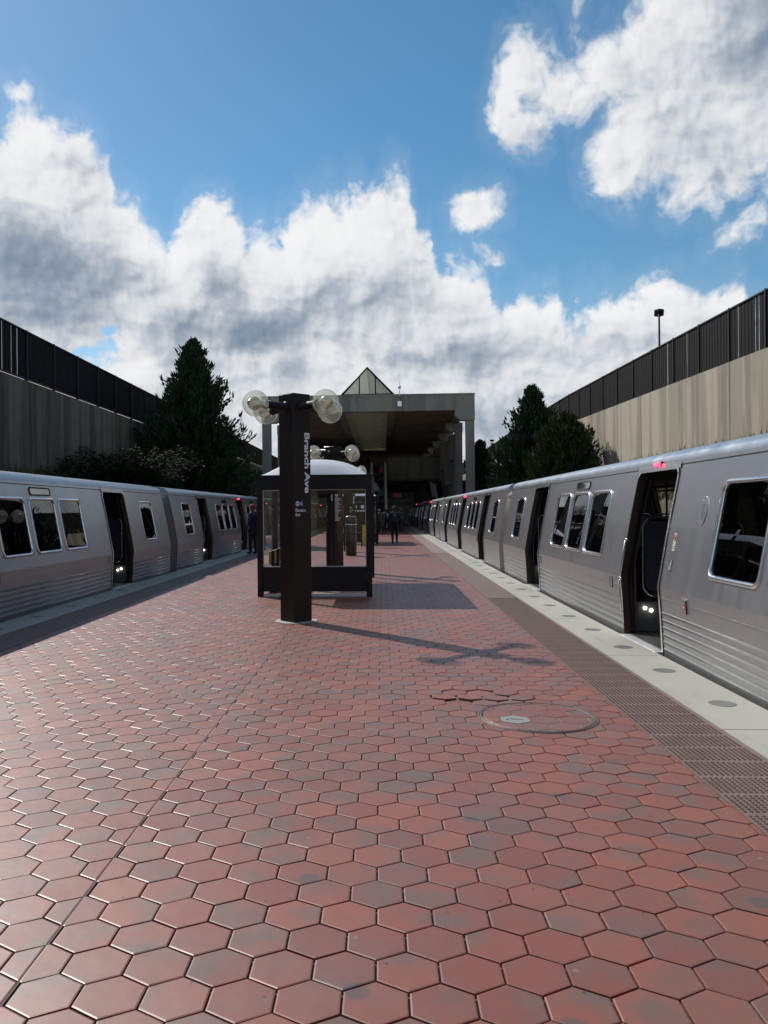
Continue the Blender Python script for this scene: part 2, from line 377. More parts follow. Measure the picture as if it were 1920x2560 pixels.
def mat_tile():
    """glazed quarry tile: each tile its own red to grey flashing, from a colour attribute"""
    m, nt, b, L = newmat('red_hexagon_tile')
    tc = nt.nodes.new('ShaderNodeTexCoord'); P = tc.outputs['Object']
    at = nt.nodes.new('ShaderNodeAttribute'); at.attribute_name = 'tv'
    sp = nt.nodes.new('ShaderNodeSeparateColor'); L.new(at.outputs['Color'], sp.inputs[0])
    r1, r2, r3 = (E(nt, sp.outputs[i]) for i in range(3))
    va = nt.nodes.new('ShaderNodeVectorMath'); va.operation = 'MULTIPLY_ADD'; L.new(at.outputs['Color'], va.inputs[0]); va.inputs[1].default_value = (37, 53, 71); L.new(P, va.inputs[2])
    fl = noise(nt, va.outputs[0], 4.2, .6, .5)
    gr = (fl + (r1 - .5) * .10).ss(.44, .78)
    red = mixc(nt, r2, TILE_RED_A, TILE_RED_B)
    c = mixc(nt, gr * .72, red, TILE_GREY)
    w = noise(nt, P, 1.3, 5, .6)
    c = mixc(nt, w.ss(.42, .68) * .42, c, (.105, .078, .068))
    sp_ = noise(nt, P, 190, 2, .6)
    c = mixc(nt, sp_.ss(.70, .76) * .5, c, (.04, .03, .03))
    dirt = noise(nt, P, 26, 6, .7)
    c = mixc(nt, dirt.ss(.52, .8) * .35, c, (.09, .07, .065))
    for sc_, th, cc, ww in ((.8, .010, (.30, .25, .22), .4), (2.3, .020, (.03, .022, .02), .9), (.9, .055, (.075, .055, .05), .75), (5.1, .016, (.05, .035, .03), .7)):     # chips, grit, gum
        vo = nt.nodes.new('ShaderNodeTexVoronoi'); vo.voronoi_dimensions = '2D'; vo.inputs['Scale'].default_value = sc_; L.new(P, vo.inputs['Vector'])
        d = E(nt, vo.outputs['Distance']) + (noise(nt, P, 60, 2, .5) - .5) * .02
        c = mixc(nt, d.ss(th, th * .6) * ww, c, cc)
    L.new(c, b.inputs['Base Color']); b.inputs['Coat Weight'].default_value = .30; b.inputs['Coat Roughness'].default_value = .42
    L.new((noise(nt, P, 9, 5, .65).mr(.3, .7, .42, .52) + r3 * .06).v, b.inputs['Roughness'])
    b.inputs['Specular IOR Level'].default_value = .62
    L.new(bump(nt, noise(nt, va.outputs[0], 7, 2, .5), .25, .01, bump(nt, noise(nt, P, 320, 3, .6), .12, .001)), b.inputs['Normal'])
    return m
TILE_RED_A, TILE_RED_B, TILE_GREY = (.188, .045, .026), (.256, .066, .035), (.106, .080, .062)

def mat_steel(name='brushed_stainless_steel', col=(.47, .475, .485), rough=.34):
    m, nt, b, L = newmat(name)
    tc = nt.nodes.new('ShaderNodeTexCoord'); P = tc.outputs['Object']
    v = noise(nt, mapping(nt, P, scale=(90, 90, 1.5)), 1, 4, .6); h = noise(nt, mapping(nt, P, scale=(1, 1.2, 160)), 1, 3, .6)
    blot = noise(nt, mapping(nt, P, scale=(1, .5, 1.4)), 1.1, 5, .6)
    run = noise(nt, mapping(nt, P, scale=(5, 5, .25)), 1, 5, .65)
    c = mixc(nt, blot, tuple(x * .86 for x in col), tuple(x * 1.08 for x in col))
    c = mixc(nt, (v - .5).m('ABSOLUTE').mr(0, .25, 0, .25), c, tuple(x * .68 for x in col))
    c = mixc(nt, run.ss(.55, .75) * .2, c, (.27, .25, .235))
    L.new(c, b.inputs['Base Color']); b.inputs['Metallic'].default_value = .93
    L.new((run.mr(.3, .7, rough - .02, rough + .04)).v, b.inputs['Roughness'])
    L.new(bump(nt, h, .05, .003, bump(nt, blot, .22, .03)), b.inputs['Normal'])
    b.inputs['Anisotropic'].default_value = .8
    tv = nt.nodes.new('ShaderNodeCombineXYZ'); tv.inputs[2].default_value = 1.0; L.new(tv.outputs[0], b.inputs['Tangent'])     # horizontal grain: light spreads up and down
    return m

def mat_glass(name, tint, refl=0.06, rough=0.0):
    """thin pane: tinted see-through plus mirror reflection"""
    m = bpy.data.materials.new(name); m.use_nodes = True; nt = m.node_tree; nt.nodes.clear(); L = nt.links
    t = nt.nodes.new('ShaderNodeBsdfTransparent'); t.inputs[0].default_value = (*tint, 1)
    g = nt.nodes.new('ShaderNodeBsdfGlossy'); g.inputs['Roughness'].default_value = rough; g.inputs[0].default_value = (.95, .95, .95, 1)
    tc = nt.nodes.new('ShaderNodeTexCoord')
    ge = nt.nodes.new('ShaderNodeNewGeometry'); dt = nt.nodes.new('ShaderNodeVectorMath'); dt.operation = 'DOT_PRODUCT'
    L.new(ge.outputs['Normal'], dt.inputs[0]); L.new(ge.outputs['Incoming'], dt.inputs[1])
    f = (E(nt, dt.outputs['Value']).m('ABSOLUTE') * -1.0 + 1.0).m('POWER', 4.5) * .85 + refl       # Schlick, the same from both sides
    mx = nt.nodes.new('ShaderNodeMixShader'); L.new(f.m('MINIMUM', 1.0).v, mx.inputs[0]); L.new(t.outputs[0], mx.inputs[1]); L.new(g.outputs[0], mx.inputs[2])
    o = nt.nodes.new('ShaderNodeOutputMaterial'); L.new(mx.outputs[0], o.inputs[0]); return m

def mat_leaf(name, a, bcol, c3=None):
    m, nt, b, L = newmat(name)
    tc = nt.nodes.new('ShaderNodeTexCoord'); P = tc.outputs['Object']
    n = noise(nt, P, 1.1, 4, .6); n2 = noise(nt, P, 9.0, 3, .6)
    c = mixc(nt, n.ss(.35, .65), a, bcol); c = mixc(nt, n2.mr(.3, .7), c, c3 or tuple(x * 1.5 for x in bcol))
    L.new(c, b.inputs['Base Color']); b.inputs['Roughness'].default_value = .9; b.inputs['Specular IOR Level'].default_value = .12
    return m

def mat_dots(name, colr, dot, pitch=.034):
    m, nt, b, L = newmat(name)
    tc = nt.nodes.new('ShaderNodeTexCoord'); P = tc.outputs['Object']
    vo = nt.nodes.new('ShaderNodeTexVoronoi'); vo.voronoi_dimensions = '2D'; vo.inputs['Scale'].default_value = 1 / pitch; vo.inputs['Randomness'].default_value = 0
    L.new(P, vo.inputs['Vector']); d = E(nt, vo.outputs['Distance'])
    n = noise(nt, P, 5, 5, .6)
    c = mixc(nt, n, tuple(x * .8 for x in colr), tuple(x * 1.2 for x in colr)); c = mixc(nt, d.ss(.30, .20), c, dot)
    L.new(c, b.inputs['Base Color']); b.inputs['Roughness'].default_value = .6
    L.new(bump(nt, d.ss(.42, .26), .8, .006), b.inputs['Normal'])
    return m

M = {}
M['tile'] = mat_tile()
M['grout'] = plain('tile_grout', (.15, .118, .10), .9, 0, .3, 9, .3)
M['granite'] = None
def mat_granite():
    m, nt, b, L = newmat('pale_granite_edge')
    tc = nt.nodes.new('ShaderNodeTexCoord'); P = tc.outputs['Object']
    sp = nt.nodes.new('ShaderNodeSeparateXYZ'); L.new(P, sp.inputs[0]); y = E(nt, sp.outputs[1])
    j = ((y / 3.05).m('FRACT') - .5).m('ABSOLUTE').ss(.4965, .4985)
    n1 = noise(nt, P, 1.2, 6, .6); n2 = noise(nt, P, 120, 3, .6); n3 = noise(nt, mapping(nt, P, scale=(6, .6, 1)), 1, 6, .65)
    c = mixc(nt, n1, (.31, .305, .265), (.45, .44, .375)); c = mixc(nt, n2.mr(.35, .7, 0, .35), c, (.16, .16, .15))
    c = mixc(nt, n3.ss(.55, .75) * .45, c, (.20, .19, .165)); c = mixc(nt, j, c, (.03, .03, .03))
    L.new(c, b.inputs['Base Color']); b.inputs['Roughness'].default_value = .62; L.new(bump(nt, n2, .2, .002), b.inputs['Normal']); return m
M['granite'] = mat_granite()
M['tactile'] = plain('tactile_paver', (.165, .108, .088), .55, 0, .22, 5, .15)
M['tactile_far'] = mat_dots('tactile_paver_far', (.130, .078, .062), (.20, .145, .12))
M['warnpad'] = plain('worn_grey_paver', (.21, .155, .145), .6, 0, .15, 2, .1)
M['steel'] = mat_steel()
M['steel_b'] = mat_steel('polished_steel_frame', (.74, .75, .77), .19)
M['roof'] = plain('car_roof', (.30, .33, .38), .34, .7, .12, 3)
M['rubber'] = plain('black_rubber', (.012, .012, .013), .7)
M['gangway'] = plain('grey_rubber_barrier', (.20, .18, .15), .7, 0, .25, 4)
M['under'] = plain('underframe', (.02, .02, .02), .85)
M['jamb'] = plain('dark_bronze_jamb', (.035, .027, .022), .32, .8, .15)
M['cglass'] = mat_glass('smoked_window_glass', (.17, .175, .18), .07)
M['interior'] = plain('car_interior_lining', (.11, .11, .115), .6)
M['cfloor'] = plain('car_floor', (.035, .033, .035), .5)
M['seat'] = plain('blue_car_seat', (.015, .03, .09), .6)
M['wscreen'] = None
M['pole'] = plain('polished_grab_rail', (.42, .43, .44), .25, .95)
M['red_led'] = emis('red_lamp', (1.0, .02, .05), 9.0)
M['glint_glow'] = emis('door_glint_glow', (1.0, .95, .80), 7.0)  # glow that stands in for sun glints inside the doorways
M['white_led'] = emis('fluorescent_tube', (1.0, .96, .86), 2.2)
M['bronze'] = plain('dark_bronze_metal', (.017, .0105, .0075), .55, 0, .22, 4, .05, .3)
M['bronze2'] = plain('black_bronze_frame', (.008, .0065, .006), .5, 0, .15, 6, 0, .3)
M['white_vinyl'] = plain('white_lettering', (.84, .84, .88), .5, 0, .03)
M['blue_vinyl'] = plain('blue_sign_vinyl', (.03, .19, .42), .5, 0, .05)
def mat_globe():
    m = mat_glass('clear_globe', (.90, .91, .88), .06); nt = m.node_tree; L = nt.links; out = [n for n in nt.nodes if n.type == 'OUTPUT_MATERIAL'][0]
    src = out.inputs[0].links[0].from_socket; d = nt.nodes.new('ShaderNodeBsdfTranslucent'); d.inputs[0].default_value = (.75, .75, .66, 1); d2 = nt.nodes.new('ShaderNodeBsdfDiffuse'); d2.inputs[0].default_value = (.7, .7, .62, 1)
    a = nt.nodes.new('ShaderNodeMixShader'); a.inputs[0].default_value = .4; L.new(d.outputs[0], a.inputs[1]); L.new(d2.outputs[0], a.inputs[2])
    mx = nt.nodes.new('ShaderNodeMixShader'); mx.inputs[0].default_value = .30; L.new(src, mx.inputs[1]); L.new(a.outputs[0], mx.inputs[2]); L.new(mx.outputs[0], out.inputs[0]); return m
M['globe'] = mat_globe()
M['lamp_in'] = plain('yellowed_reflector', (.52, .50, .34), .28, .55, .15)
M['lamp_gr'] = plain('lamp_socket', (.25, .25, .26), .3, .6)
M['sglass'] = mat_glass('shelter_glass', (.945, .955, .955), .015)
def mat_trans(name, col, tr, rough=.3):
    m, nt, b, L = newmat(name); b.inputs['Base Color'].default_value = (*col, 1); b.inputs['Roughness'].default_value = rough
    t = nt.nodes.new('ShaderNodeBsdfTranslucent'); t.inputs[0].default_value = (*col, 1); mx = nt.nodes.new('ShaderNodeMixShader'); mx.inputs[0].default_value = tr
    L.new(b.outputs[0], mx.inputs[1]); L.new(t.outputs[0], mx.inputs[2]); L.new(mx.outputs[0], nt.nodes['Material Output'].inputs[0]); return m
M['dome'] = mat_trans('white_acrylic_dome', (.93, .94, .96), .3, .3)
M['wood'] = plain('tan_bench_wood', (.36, .25, .14), .6, 0, .2, 8)
M['base_con'] = plain('pale_base_mortar', (.38, .36, .32), .85, 0, .2, 12, .2)
M['yellow'] = plain('yellow_plastic', (.66, .42, .03), .45)
M['binmetal'] = plain('dark_bin_metal', (.06, .055, .055), .28, .8)
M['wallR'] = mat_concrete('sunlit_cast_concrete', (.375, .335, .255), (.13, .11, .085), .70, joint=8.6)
M['wallL'] = mat_concrete('shaded_stained_concrete', (.20, .158, .11), (.055, .042, .031), .85, joint=8.6)  # stained concrete, the left wall's shade put in as a darker copy
M['conc'] = mat_concrete('station_concrete', (.33, .30, .25), (.13, .12, .105), .55)
M['conc2'] = mat_concrete('station_ceiling_concrete', (.36, .30, .235), (.14, .12, .10), .3)
M['ceil'] = mat_trans('cream_ceiling_panel', (.55, .52, .42), .35, .8)
M['fence'] = plain('black_fence_slat', (.0075, .0065, .007), .75, 0, .25, 3, 0, .15)
M['fencep'] = plain('dark_fence_post', (.018, .017, .018), .6, 0, .15, 6, 0, .3)
M['ballast'] = plain('ballast', (.10, .09, .08), .95, 0, .5, 22, .8)
M['earth'] = plain('embankment_earth', (.055, .05, .025), .95, 0, .4, 1.2, .5)
M['ground'] = plain('upper_ground', (.07, .085, .035), .95, 0, .3, .3)
M['grass'] = mat_leaf('dry_grass', (.075, .07, .025), (.10, .085, .035))
M['conifer'] = mat_leaf('conifer_needles', (.013, .028, .014), (.026, .052, .022), (.042, .070, .030))
M['conifer2'] = mat_leaf('juniper_needles', (.020, .040, .014), (.040, .065, .022), (.065, .072, .028))
M['shrub'] = mat_leaf('shrub_leaves', (.022, .034, .015), (.032, .046, .018), (.044, .056, .020))
M['bark'] = plain('bark', (.05, .035, .025), .9, 0, .3, 10, .5)
def mat_wscreen():
    m, nt, b, L = newmat('dotted_draught_screen'); tc = nt.nodes.new('ShaderNodeTexCoord')
    vo = nt.nodes.new('ShaderNodeTexVoronoi'); vo.voronoi_dimensions = '3D'; vo.inputs['Scale'].default_value = 38; vo.inputs['Randomness'].default_value = .15
    L.new(tc.outputs['Object'], vo.inputs['Vector']); d = E(nt, vo.outputs['Distance'])
    L.new(mixc(nt, d.ss(.42, .34), (.02, .022, .026), (.055, .075, .085)), b.inputs['Base Color']); b.inputs['Roughness'].default_value = .35; return m
M['wscreen'] = mat_wscreen()
# ------------------------------------------------------------------ numbers of the place
PL, PR = -5.83, 3.13                 # platform edges
GL, GR = -5.23, 2.54                 # inner edge of the granite
TL, TR = -4.63, 1.945                # inner edge of the tactile strips
JX = -1.31                           # expansion joint, pylons stand on it
YE = 66.0                            # end of the tiled, open platform

# ------------------------------------------------------------------ ground
def terrain():
    prof = [(-400, 6.3), (-60, 6.3), (-13.25, 6.3), (-13.2, 3.1), (-12.9, 3.1), (-10.9, 1.6), (-9.4, -.7), (-9.1, -1.12), (6.6, -1.12), (6.9, -.7), (8.2, 1.8), (10.9, 3.5), (11.3, 3.5), (11.35, 5.6), (60, 6.0), (400, 6.0)]
    b = MB(); ys = [-30 + i * 2.0 for i in range(90)] + [160, 200, 300, 700]
    rnd = random.Random(3)
    for j in range(len(ys) - 1):
        for i in range(len(prof) - 1):
            (x0, z0), (x1, z1) = prof[i], prof[i + 1]
            b.quad((x0, ys[j], z0), (x1, ys[j], z1), (x1, ys[j + 1], z1), (x0, ys[j + 1], z0), 1 if (-9.2 < (x0 + x1) / 2 < 6.7) else (2 if abs((x0 + x1) / 2) > 14 else 0))
    tag(b.build('ground', [M['earth'], M['ballast'], M['ground']]), kind='structure')
    # closing rise far behind the station
    b = MB(); b.prism([(330, -2), (700, -2), (700, 14), (420, 11)], 'x', -400, 400, 0)
    o = b.build('hill', M['ground']); tag(o, kind='structure')
terrain()

def platform():
    b = MB()
    b.box(PL + .12, PR - .12, -12, 150, -1.12, -.30); b.box(PL, PR, -12, 150, -.30, -.016)
    tag(b.build('platform', M['grout']), kind='structure')
    for nm, x0, x1 in (('granite_edge', GR, PR), ('granite_edge', PL, GL)):
        g = MB(); y = -12.2
        g.box(x0 + .002, x1 + (.012 if x1 > 0 else -.002), -12, 150, -.015, 0, 0)
        o = g.build(nm, M['granite']); tag(o, kind='structure')
    # tactile strips: bedding plate; truncated domes near the camera, bump texture farther off
    def dome_field(x0, x1, y0, y1, name):
        b = MB(); p = .034; b.box(x0 + .004, x1 - .004, y0, y1, -.015, -.005)
        nx = int((x1 - x0 - .02) / p)
        for jj in range(int((y1 - y0) / .305)):          # paving units 305 mm long
            b.box
        ny = int((y1 - y0) / p)
        for j in range(ny):
            if j % 9 == 8: continue
            for i in range(nx):
                cx = x0 + .012 + (i + .5) * p; cy = y0 + (j + .5) * p; r, q = .0115, .0065; z0, z1 = -.006, .0035
                b.add([(cx - r, cy, z0), (cx, cy - r, z0), (cx + r, cy, z0), (cx, cy + r, z0), (cx - q, cy, z1), (cx, cy - q, z1), (cx + q, cy, z1), (cx, cy + q, z1)],
                      [(0, 1, 5, 4), (1, 2, 6, 5), (2, 3, 7, 6), (3, 0, 4, 7), (4, 5, 6, 7)])
        tag(b.build(name, M['tactile'], fixn=False), kind='structure')
    dome_field(TR, GR, 2.0, 15.0, 'tactile_strip')
    for (x0, x1, y0, y1, m) in ((TR, GR, -12, 2.0, 'tactile_far'), (TR, GR, 15.0, 31, 'tactile_far'), (TR, GR, 31, 150, 'warnpad'), (TL, GL, -12, 31, 'tactile_far'), (TL, GL, 31, 150, 'warnpad')):
        b = MB(); x0, x1 = min(x0, x1), max(x0, x1); b.box(x0 + .004, x1 - .004, y0 + .002, y1 - .002, -.015, -.001)
        tag(b.build('tactile_strip', M[m]), kind='structure')
platform()

def clip_poly(poly, nx, ny, d):
    """keep nx*x + ny*y <= d"""
    out = []
    for i in range(len(poly)):
        a, b = poly[i - 1], poly[i]; da, db = nx * a[0] + ny * a[1] - d, nx * b[0] + ny * b[1] - d
        if (da <= 0) != (db <= 0):
            t = da / (da - db); out.append((a[0] + (b[0] - a[0]) * t, a[1] + (b[1] - a[1]) * t))
        if db <= 0: out.append(b)
    return out
def inset(poly, d):
    n = len(poly); ln = []
    for i in range(n):
        a, b = poly[i], poly[(i + 1) % n]; ex, ey = b[0] - a[0], b[1] - a[1]; l = math.hypot(ex, ey)
        if l < 1e-6: return None
        nx, ny = -ey / l, ex / l; ln.append((a[0] + nx * d, a[1] + ny * d, ex / l, ey / l))
    out = []
    for i in range(n):
        x1, y1, a1, b1 = ln[i - 1]; x2, y2, a2, b2 = ln[i]; den = a1 * b2 - b1 * a2
        if abs(den) < 1e-6: out.append((x2, y2)); continue
        t = ((x2 - x1) * b2 - (y2 - y1) * a2) / den; out.append((x1 + a1 * t, y1 + b1 * t))
    return out
def clean(poly):
    out = []
    for p in poly:
        if not out or math.hypot(p[0] - out[-1][0], p[1] - out[-1][1]) > .006: out.append(p)
    if len(out) > 1 and math.hypot(out[0][0] - out[-1][0], out[0][1] - out[-1][1]) <= .006: out.pop()
    return out
def area(p): return .5 * sum(p[i - 1][0] * p[i][1] - p[i][0] * p[i - 1][1] for i in range(len(p)))
P_, R_ = .229, .1919                 # tile pitch across, row spacing along
def hexagon(cx, cy): return [(cx + P_ / 2, cy - R_ / 3), (cx + P_ / 2, cy + R_ / 3), (cx, cy + R_ * 2 / 3), (cx - P_ / 2, cy + R_ / 3), (cx - P_ / 2, cy - R_ / 3), (cx, cy - R_ * 2 / 3)]
HOLE = (1.23, 6.43, .455)
def tile_into(V, F, A, poly, rnd, z=0.0, gap=.0042, bev=.0055, tilt=.0009):
    poly = clean(poly)
    if len(poly) < 3 or area(poly) < .0006: return
    o = inset(poly, gap)
    i = inset(poly, gap + bev)
    if not o or not i or area(i) <= 0 or area(o) <= 0: return
    b = len(V); n = len(o); bd = rnd.uniform(.0009, .0022); tx, ty = rnd.uniform(-tilt, tilt) / .1, rnd.uniform(-tilt, tilt) / .1; dz = rnd.uniform(-.0006, .0006) + z
    cx = sum(p[0] for p in o) / n; cy = sum(p[1] for p in o) / n
    def h(p): return dz + (p[0] - cx) * tx + (p[1] - cy) * ty
    V += [(p[0], p[1], -.014 + z) for p in o] + [(p[0], p[1], h(p) - bd) for p in o] + [(p[0], p[1], h(p)) for p in i]
    for k in range(n):
        q = (k + 1) % n; F.append((b + k, b + q, b + n + q, b + n + k)); F.append((b + n + k, b + n + q, b + 2 * n + q, b + 2 * n + k))
    F.append(tuple(range(b + 2 * n, b + 3 * n)))
    c = (rnd.random(), rnd.random(), rnd.random(), 1.0); A += [c] * (3 * n)
def mesh_tiles(name, V, F, A, mat, parent=None, loc=None):
    me = bpy.data.meshes.new(name); me.from_pydata(V, [], F); me.materials.append(mat)
    ca = me.color_attributes.new('tv', 'FLOAT_COLOR', 'POINT'); ca.data.foreach_set('color', [x for c in A for x in c])
    me.update(); o = bpy.data.objects.new(name, me); COL.objects.link(o)
    if parent: o.parent = parent
    if loc: o.location = loc
    return o
def tiles():
    rnd = random.Random(5); V, F, A = [], [], []
    X0, Y0 = -.724, 2.684
    # loosened tiles near the cover: sunk or lifted, with open joints
    loose = {}
    rows = range(int((-3 - Y0) / R_), int((YE - Y0) / R_))
    for r in rows:
        cy = Y0 + r * R_
        for c in range(-19, 14):
            cx = X0 + (c + (.5 if r % 2 else 0)) * P_
            if cx < TL - P_ or cx > TR + P_: continue
            poly = hexagon(cx, cy)
            z, gap, tilt = 0.0, .0042, .0009
            if BROKEN[0] < cx < BROKEN[1] and BROKEN[2] < cy < BROKEN[3]:
                z, gap, tilt = rnd.choice((-.008, -.003, .004, .006)), .012, .004
                poly = [(p[0] + rnd.uniform(-.004, .004), p[1] + rnd.uniform(-.004, .004)) for p in poly]
            for side in ((1, 0, JX + .0012), (-1, 0, -(JX - .0012))):
                q = clip_poly(poly, *side)
                if len(q) < 3: continue
                q = clip_poly(q, 1, 0, TR - .002); q = clip_poly(q, -1, 0, -(TL + .002)) if len(q) > 2 else q
                if len(q) > 2: tile_into(V, F, A, q, rnd, z, gap, .0055, tilt)
    tag(mesh_tiles('tile_paving', V, F, A, M['tile']), kind='structure')
BROKEN = (.45, 1.25, 6.88, 7.45)
tiles()
b = MB(); b.box(JX - .0052, JX + .0052, -3, YE, -.014, -.0035); tag(b.build('expansion_joint', plain('joint_sealant', (.10, .085, .075), .8, 0, .4, 6)), kind='structure')
# plain paving under the station roof, its shade put in as a darker red
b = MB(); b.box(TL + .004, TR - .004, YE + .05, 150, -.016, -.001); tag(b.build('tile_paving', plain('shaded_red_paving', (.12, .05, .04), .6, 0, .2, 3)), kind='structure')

def access_cover():
    cx, cy, r = HOLE
    root = empty('access_cover', (cx, cy, 0), 'round access cover inlaid with red hexagon tiles, set in the paving', 'manhole cover')
    b = MB(); N = 64
    b.lathe([(r + .018, -.010), (r + .018, .003), (r + .010, .0065), (r + .004, .0065), (r - .001, .002), (r - .003, .002), (r - .004, .0062), (r - .014, .0062), (r - .018, .003), (r - .018, .0012), (.001, .0012)], (0, 0, 0), N, 0)
    b.build('rim', plain('worn_cover_metal', (.10, .08, .07), .55, .4, .3, 9), root)
    V, F, A = [], [], []; rnd = random.Random(9)
    for rr in range(-4, 5):
        for c in range(-4, 5):
            px = (c + (.5 if rr % 2 else 0)) * P_ - .08; py = rr * R_ + .09
            if (c, rr) == (-1, -1): continue
            poly = hexagon(px, py)
            for k in range(24):
                a = 2 * math.pi * k / 24; poly = clip_poly(poly, math.cos(a), math.sin(a), (r - .022))
                if len(poly) < 3: break
            if len(poly) > 2: tile_into(V, F, A, poly, rnd, .0052, .003, .003, .0004)
    mesh_tiles('tile_inlay', V, F, A, M['tile'], root)
    b = MB(); px, py = (-1 + .5) * P_ - .08, -R_ + .09
    h = inset(hexagon(px, py), .004); b.prism(h, 'z', .0015, .0065)
    pl = b.build('name_plate', plain('brushed_name_plate', (.30, .30, .27), .5, .3), root)
    b = MB(); pts = []                                   # worn cursive mark and a lifting hole
    for i in range(40): t = i / 39; pts.append((px - .035 + .10 * t, py + .012 * math.sin(t * 26) * (1 - .4 * t) + .010 - .02 * t, .0072))
    b.tube(pts, .0022, 5, 0); b.lathe([(.011, 0), (.011, .0014), (.001, .0014)], (px - .06, py - .004, .0065), 14, 0)
    b.build('embossed_mark', M['rubber'], pl)
    return root
access_cover()

def edge_lights():
    b = MB(); b.lathe([(.112, 0), (.111, .0015), (.104, .002), (.098, .0015), (.001, .002)], (0, 0, .001), 28)
    src = b.build('platform_edge_light', plain('grey_lens', (.135, .138, .125), .5, 0, .2, 14))
    first = True
    for side, x in ((0, 2.875), (1, -5.56)):
        for k in range(-1, 42):
            y = 6.9 + 1.392 * k
            if y > 64: break
            if first: o = src; first = False
            else: o = src.copy(); COL.objects.link(o)
            o.location = (x, y, 0)
            tag(o, 'grey round light set flush in the sunlit right-hand granite edge' if side == 0 else 'grey round light set flush in the shaded left-hand granite edge', 'light', 'round lights in the right-hand granite edge' if side == 0 else 'round lights in the left-hand granite edge')
edge_lights()
# ------------------------------------------------------------------ rail cars
HALF = 11.06                                             # half length of the body
PROF = [(-.36, 1.495), (0, 1.505), (.50, 1.53), (.76, 1.55), (1.45, 1.43), (2.12, 1.292), (2.21, 1.272)]   # height, half width
def hw(z):
    for (z0, w0), (z1, w1) in zip(PROF, PROF[1:]):
        if z <= z1: return w0 + (w1 - w0) * (z - z0) / (z1 - z0)
    return PROF[-1][1]
DOORS = (-7.05, 0.0, 7.05); DW = .70                      # door centres, half opening
WZ0, WZ1 = .955, 1.945; DZ = 2.13
def side_pt(s, y, z, off=0.0): return (s * (hw(z) + off), y, z)

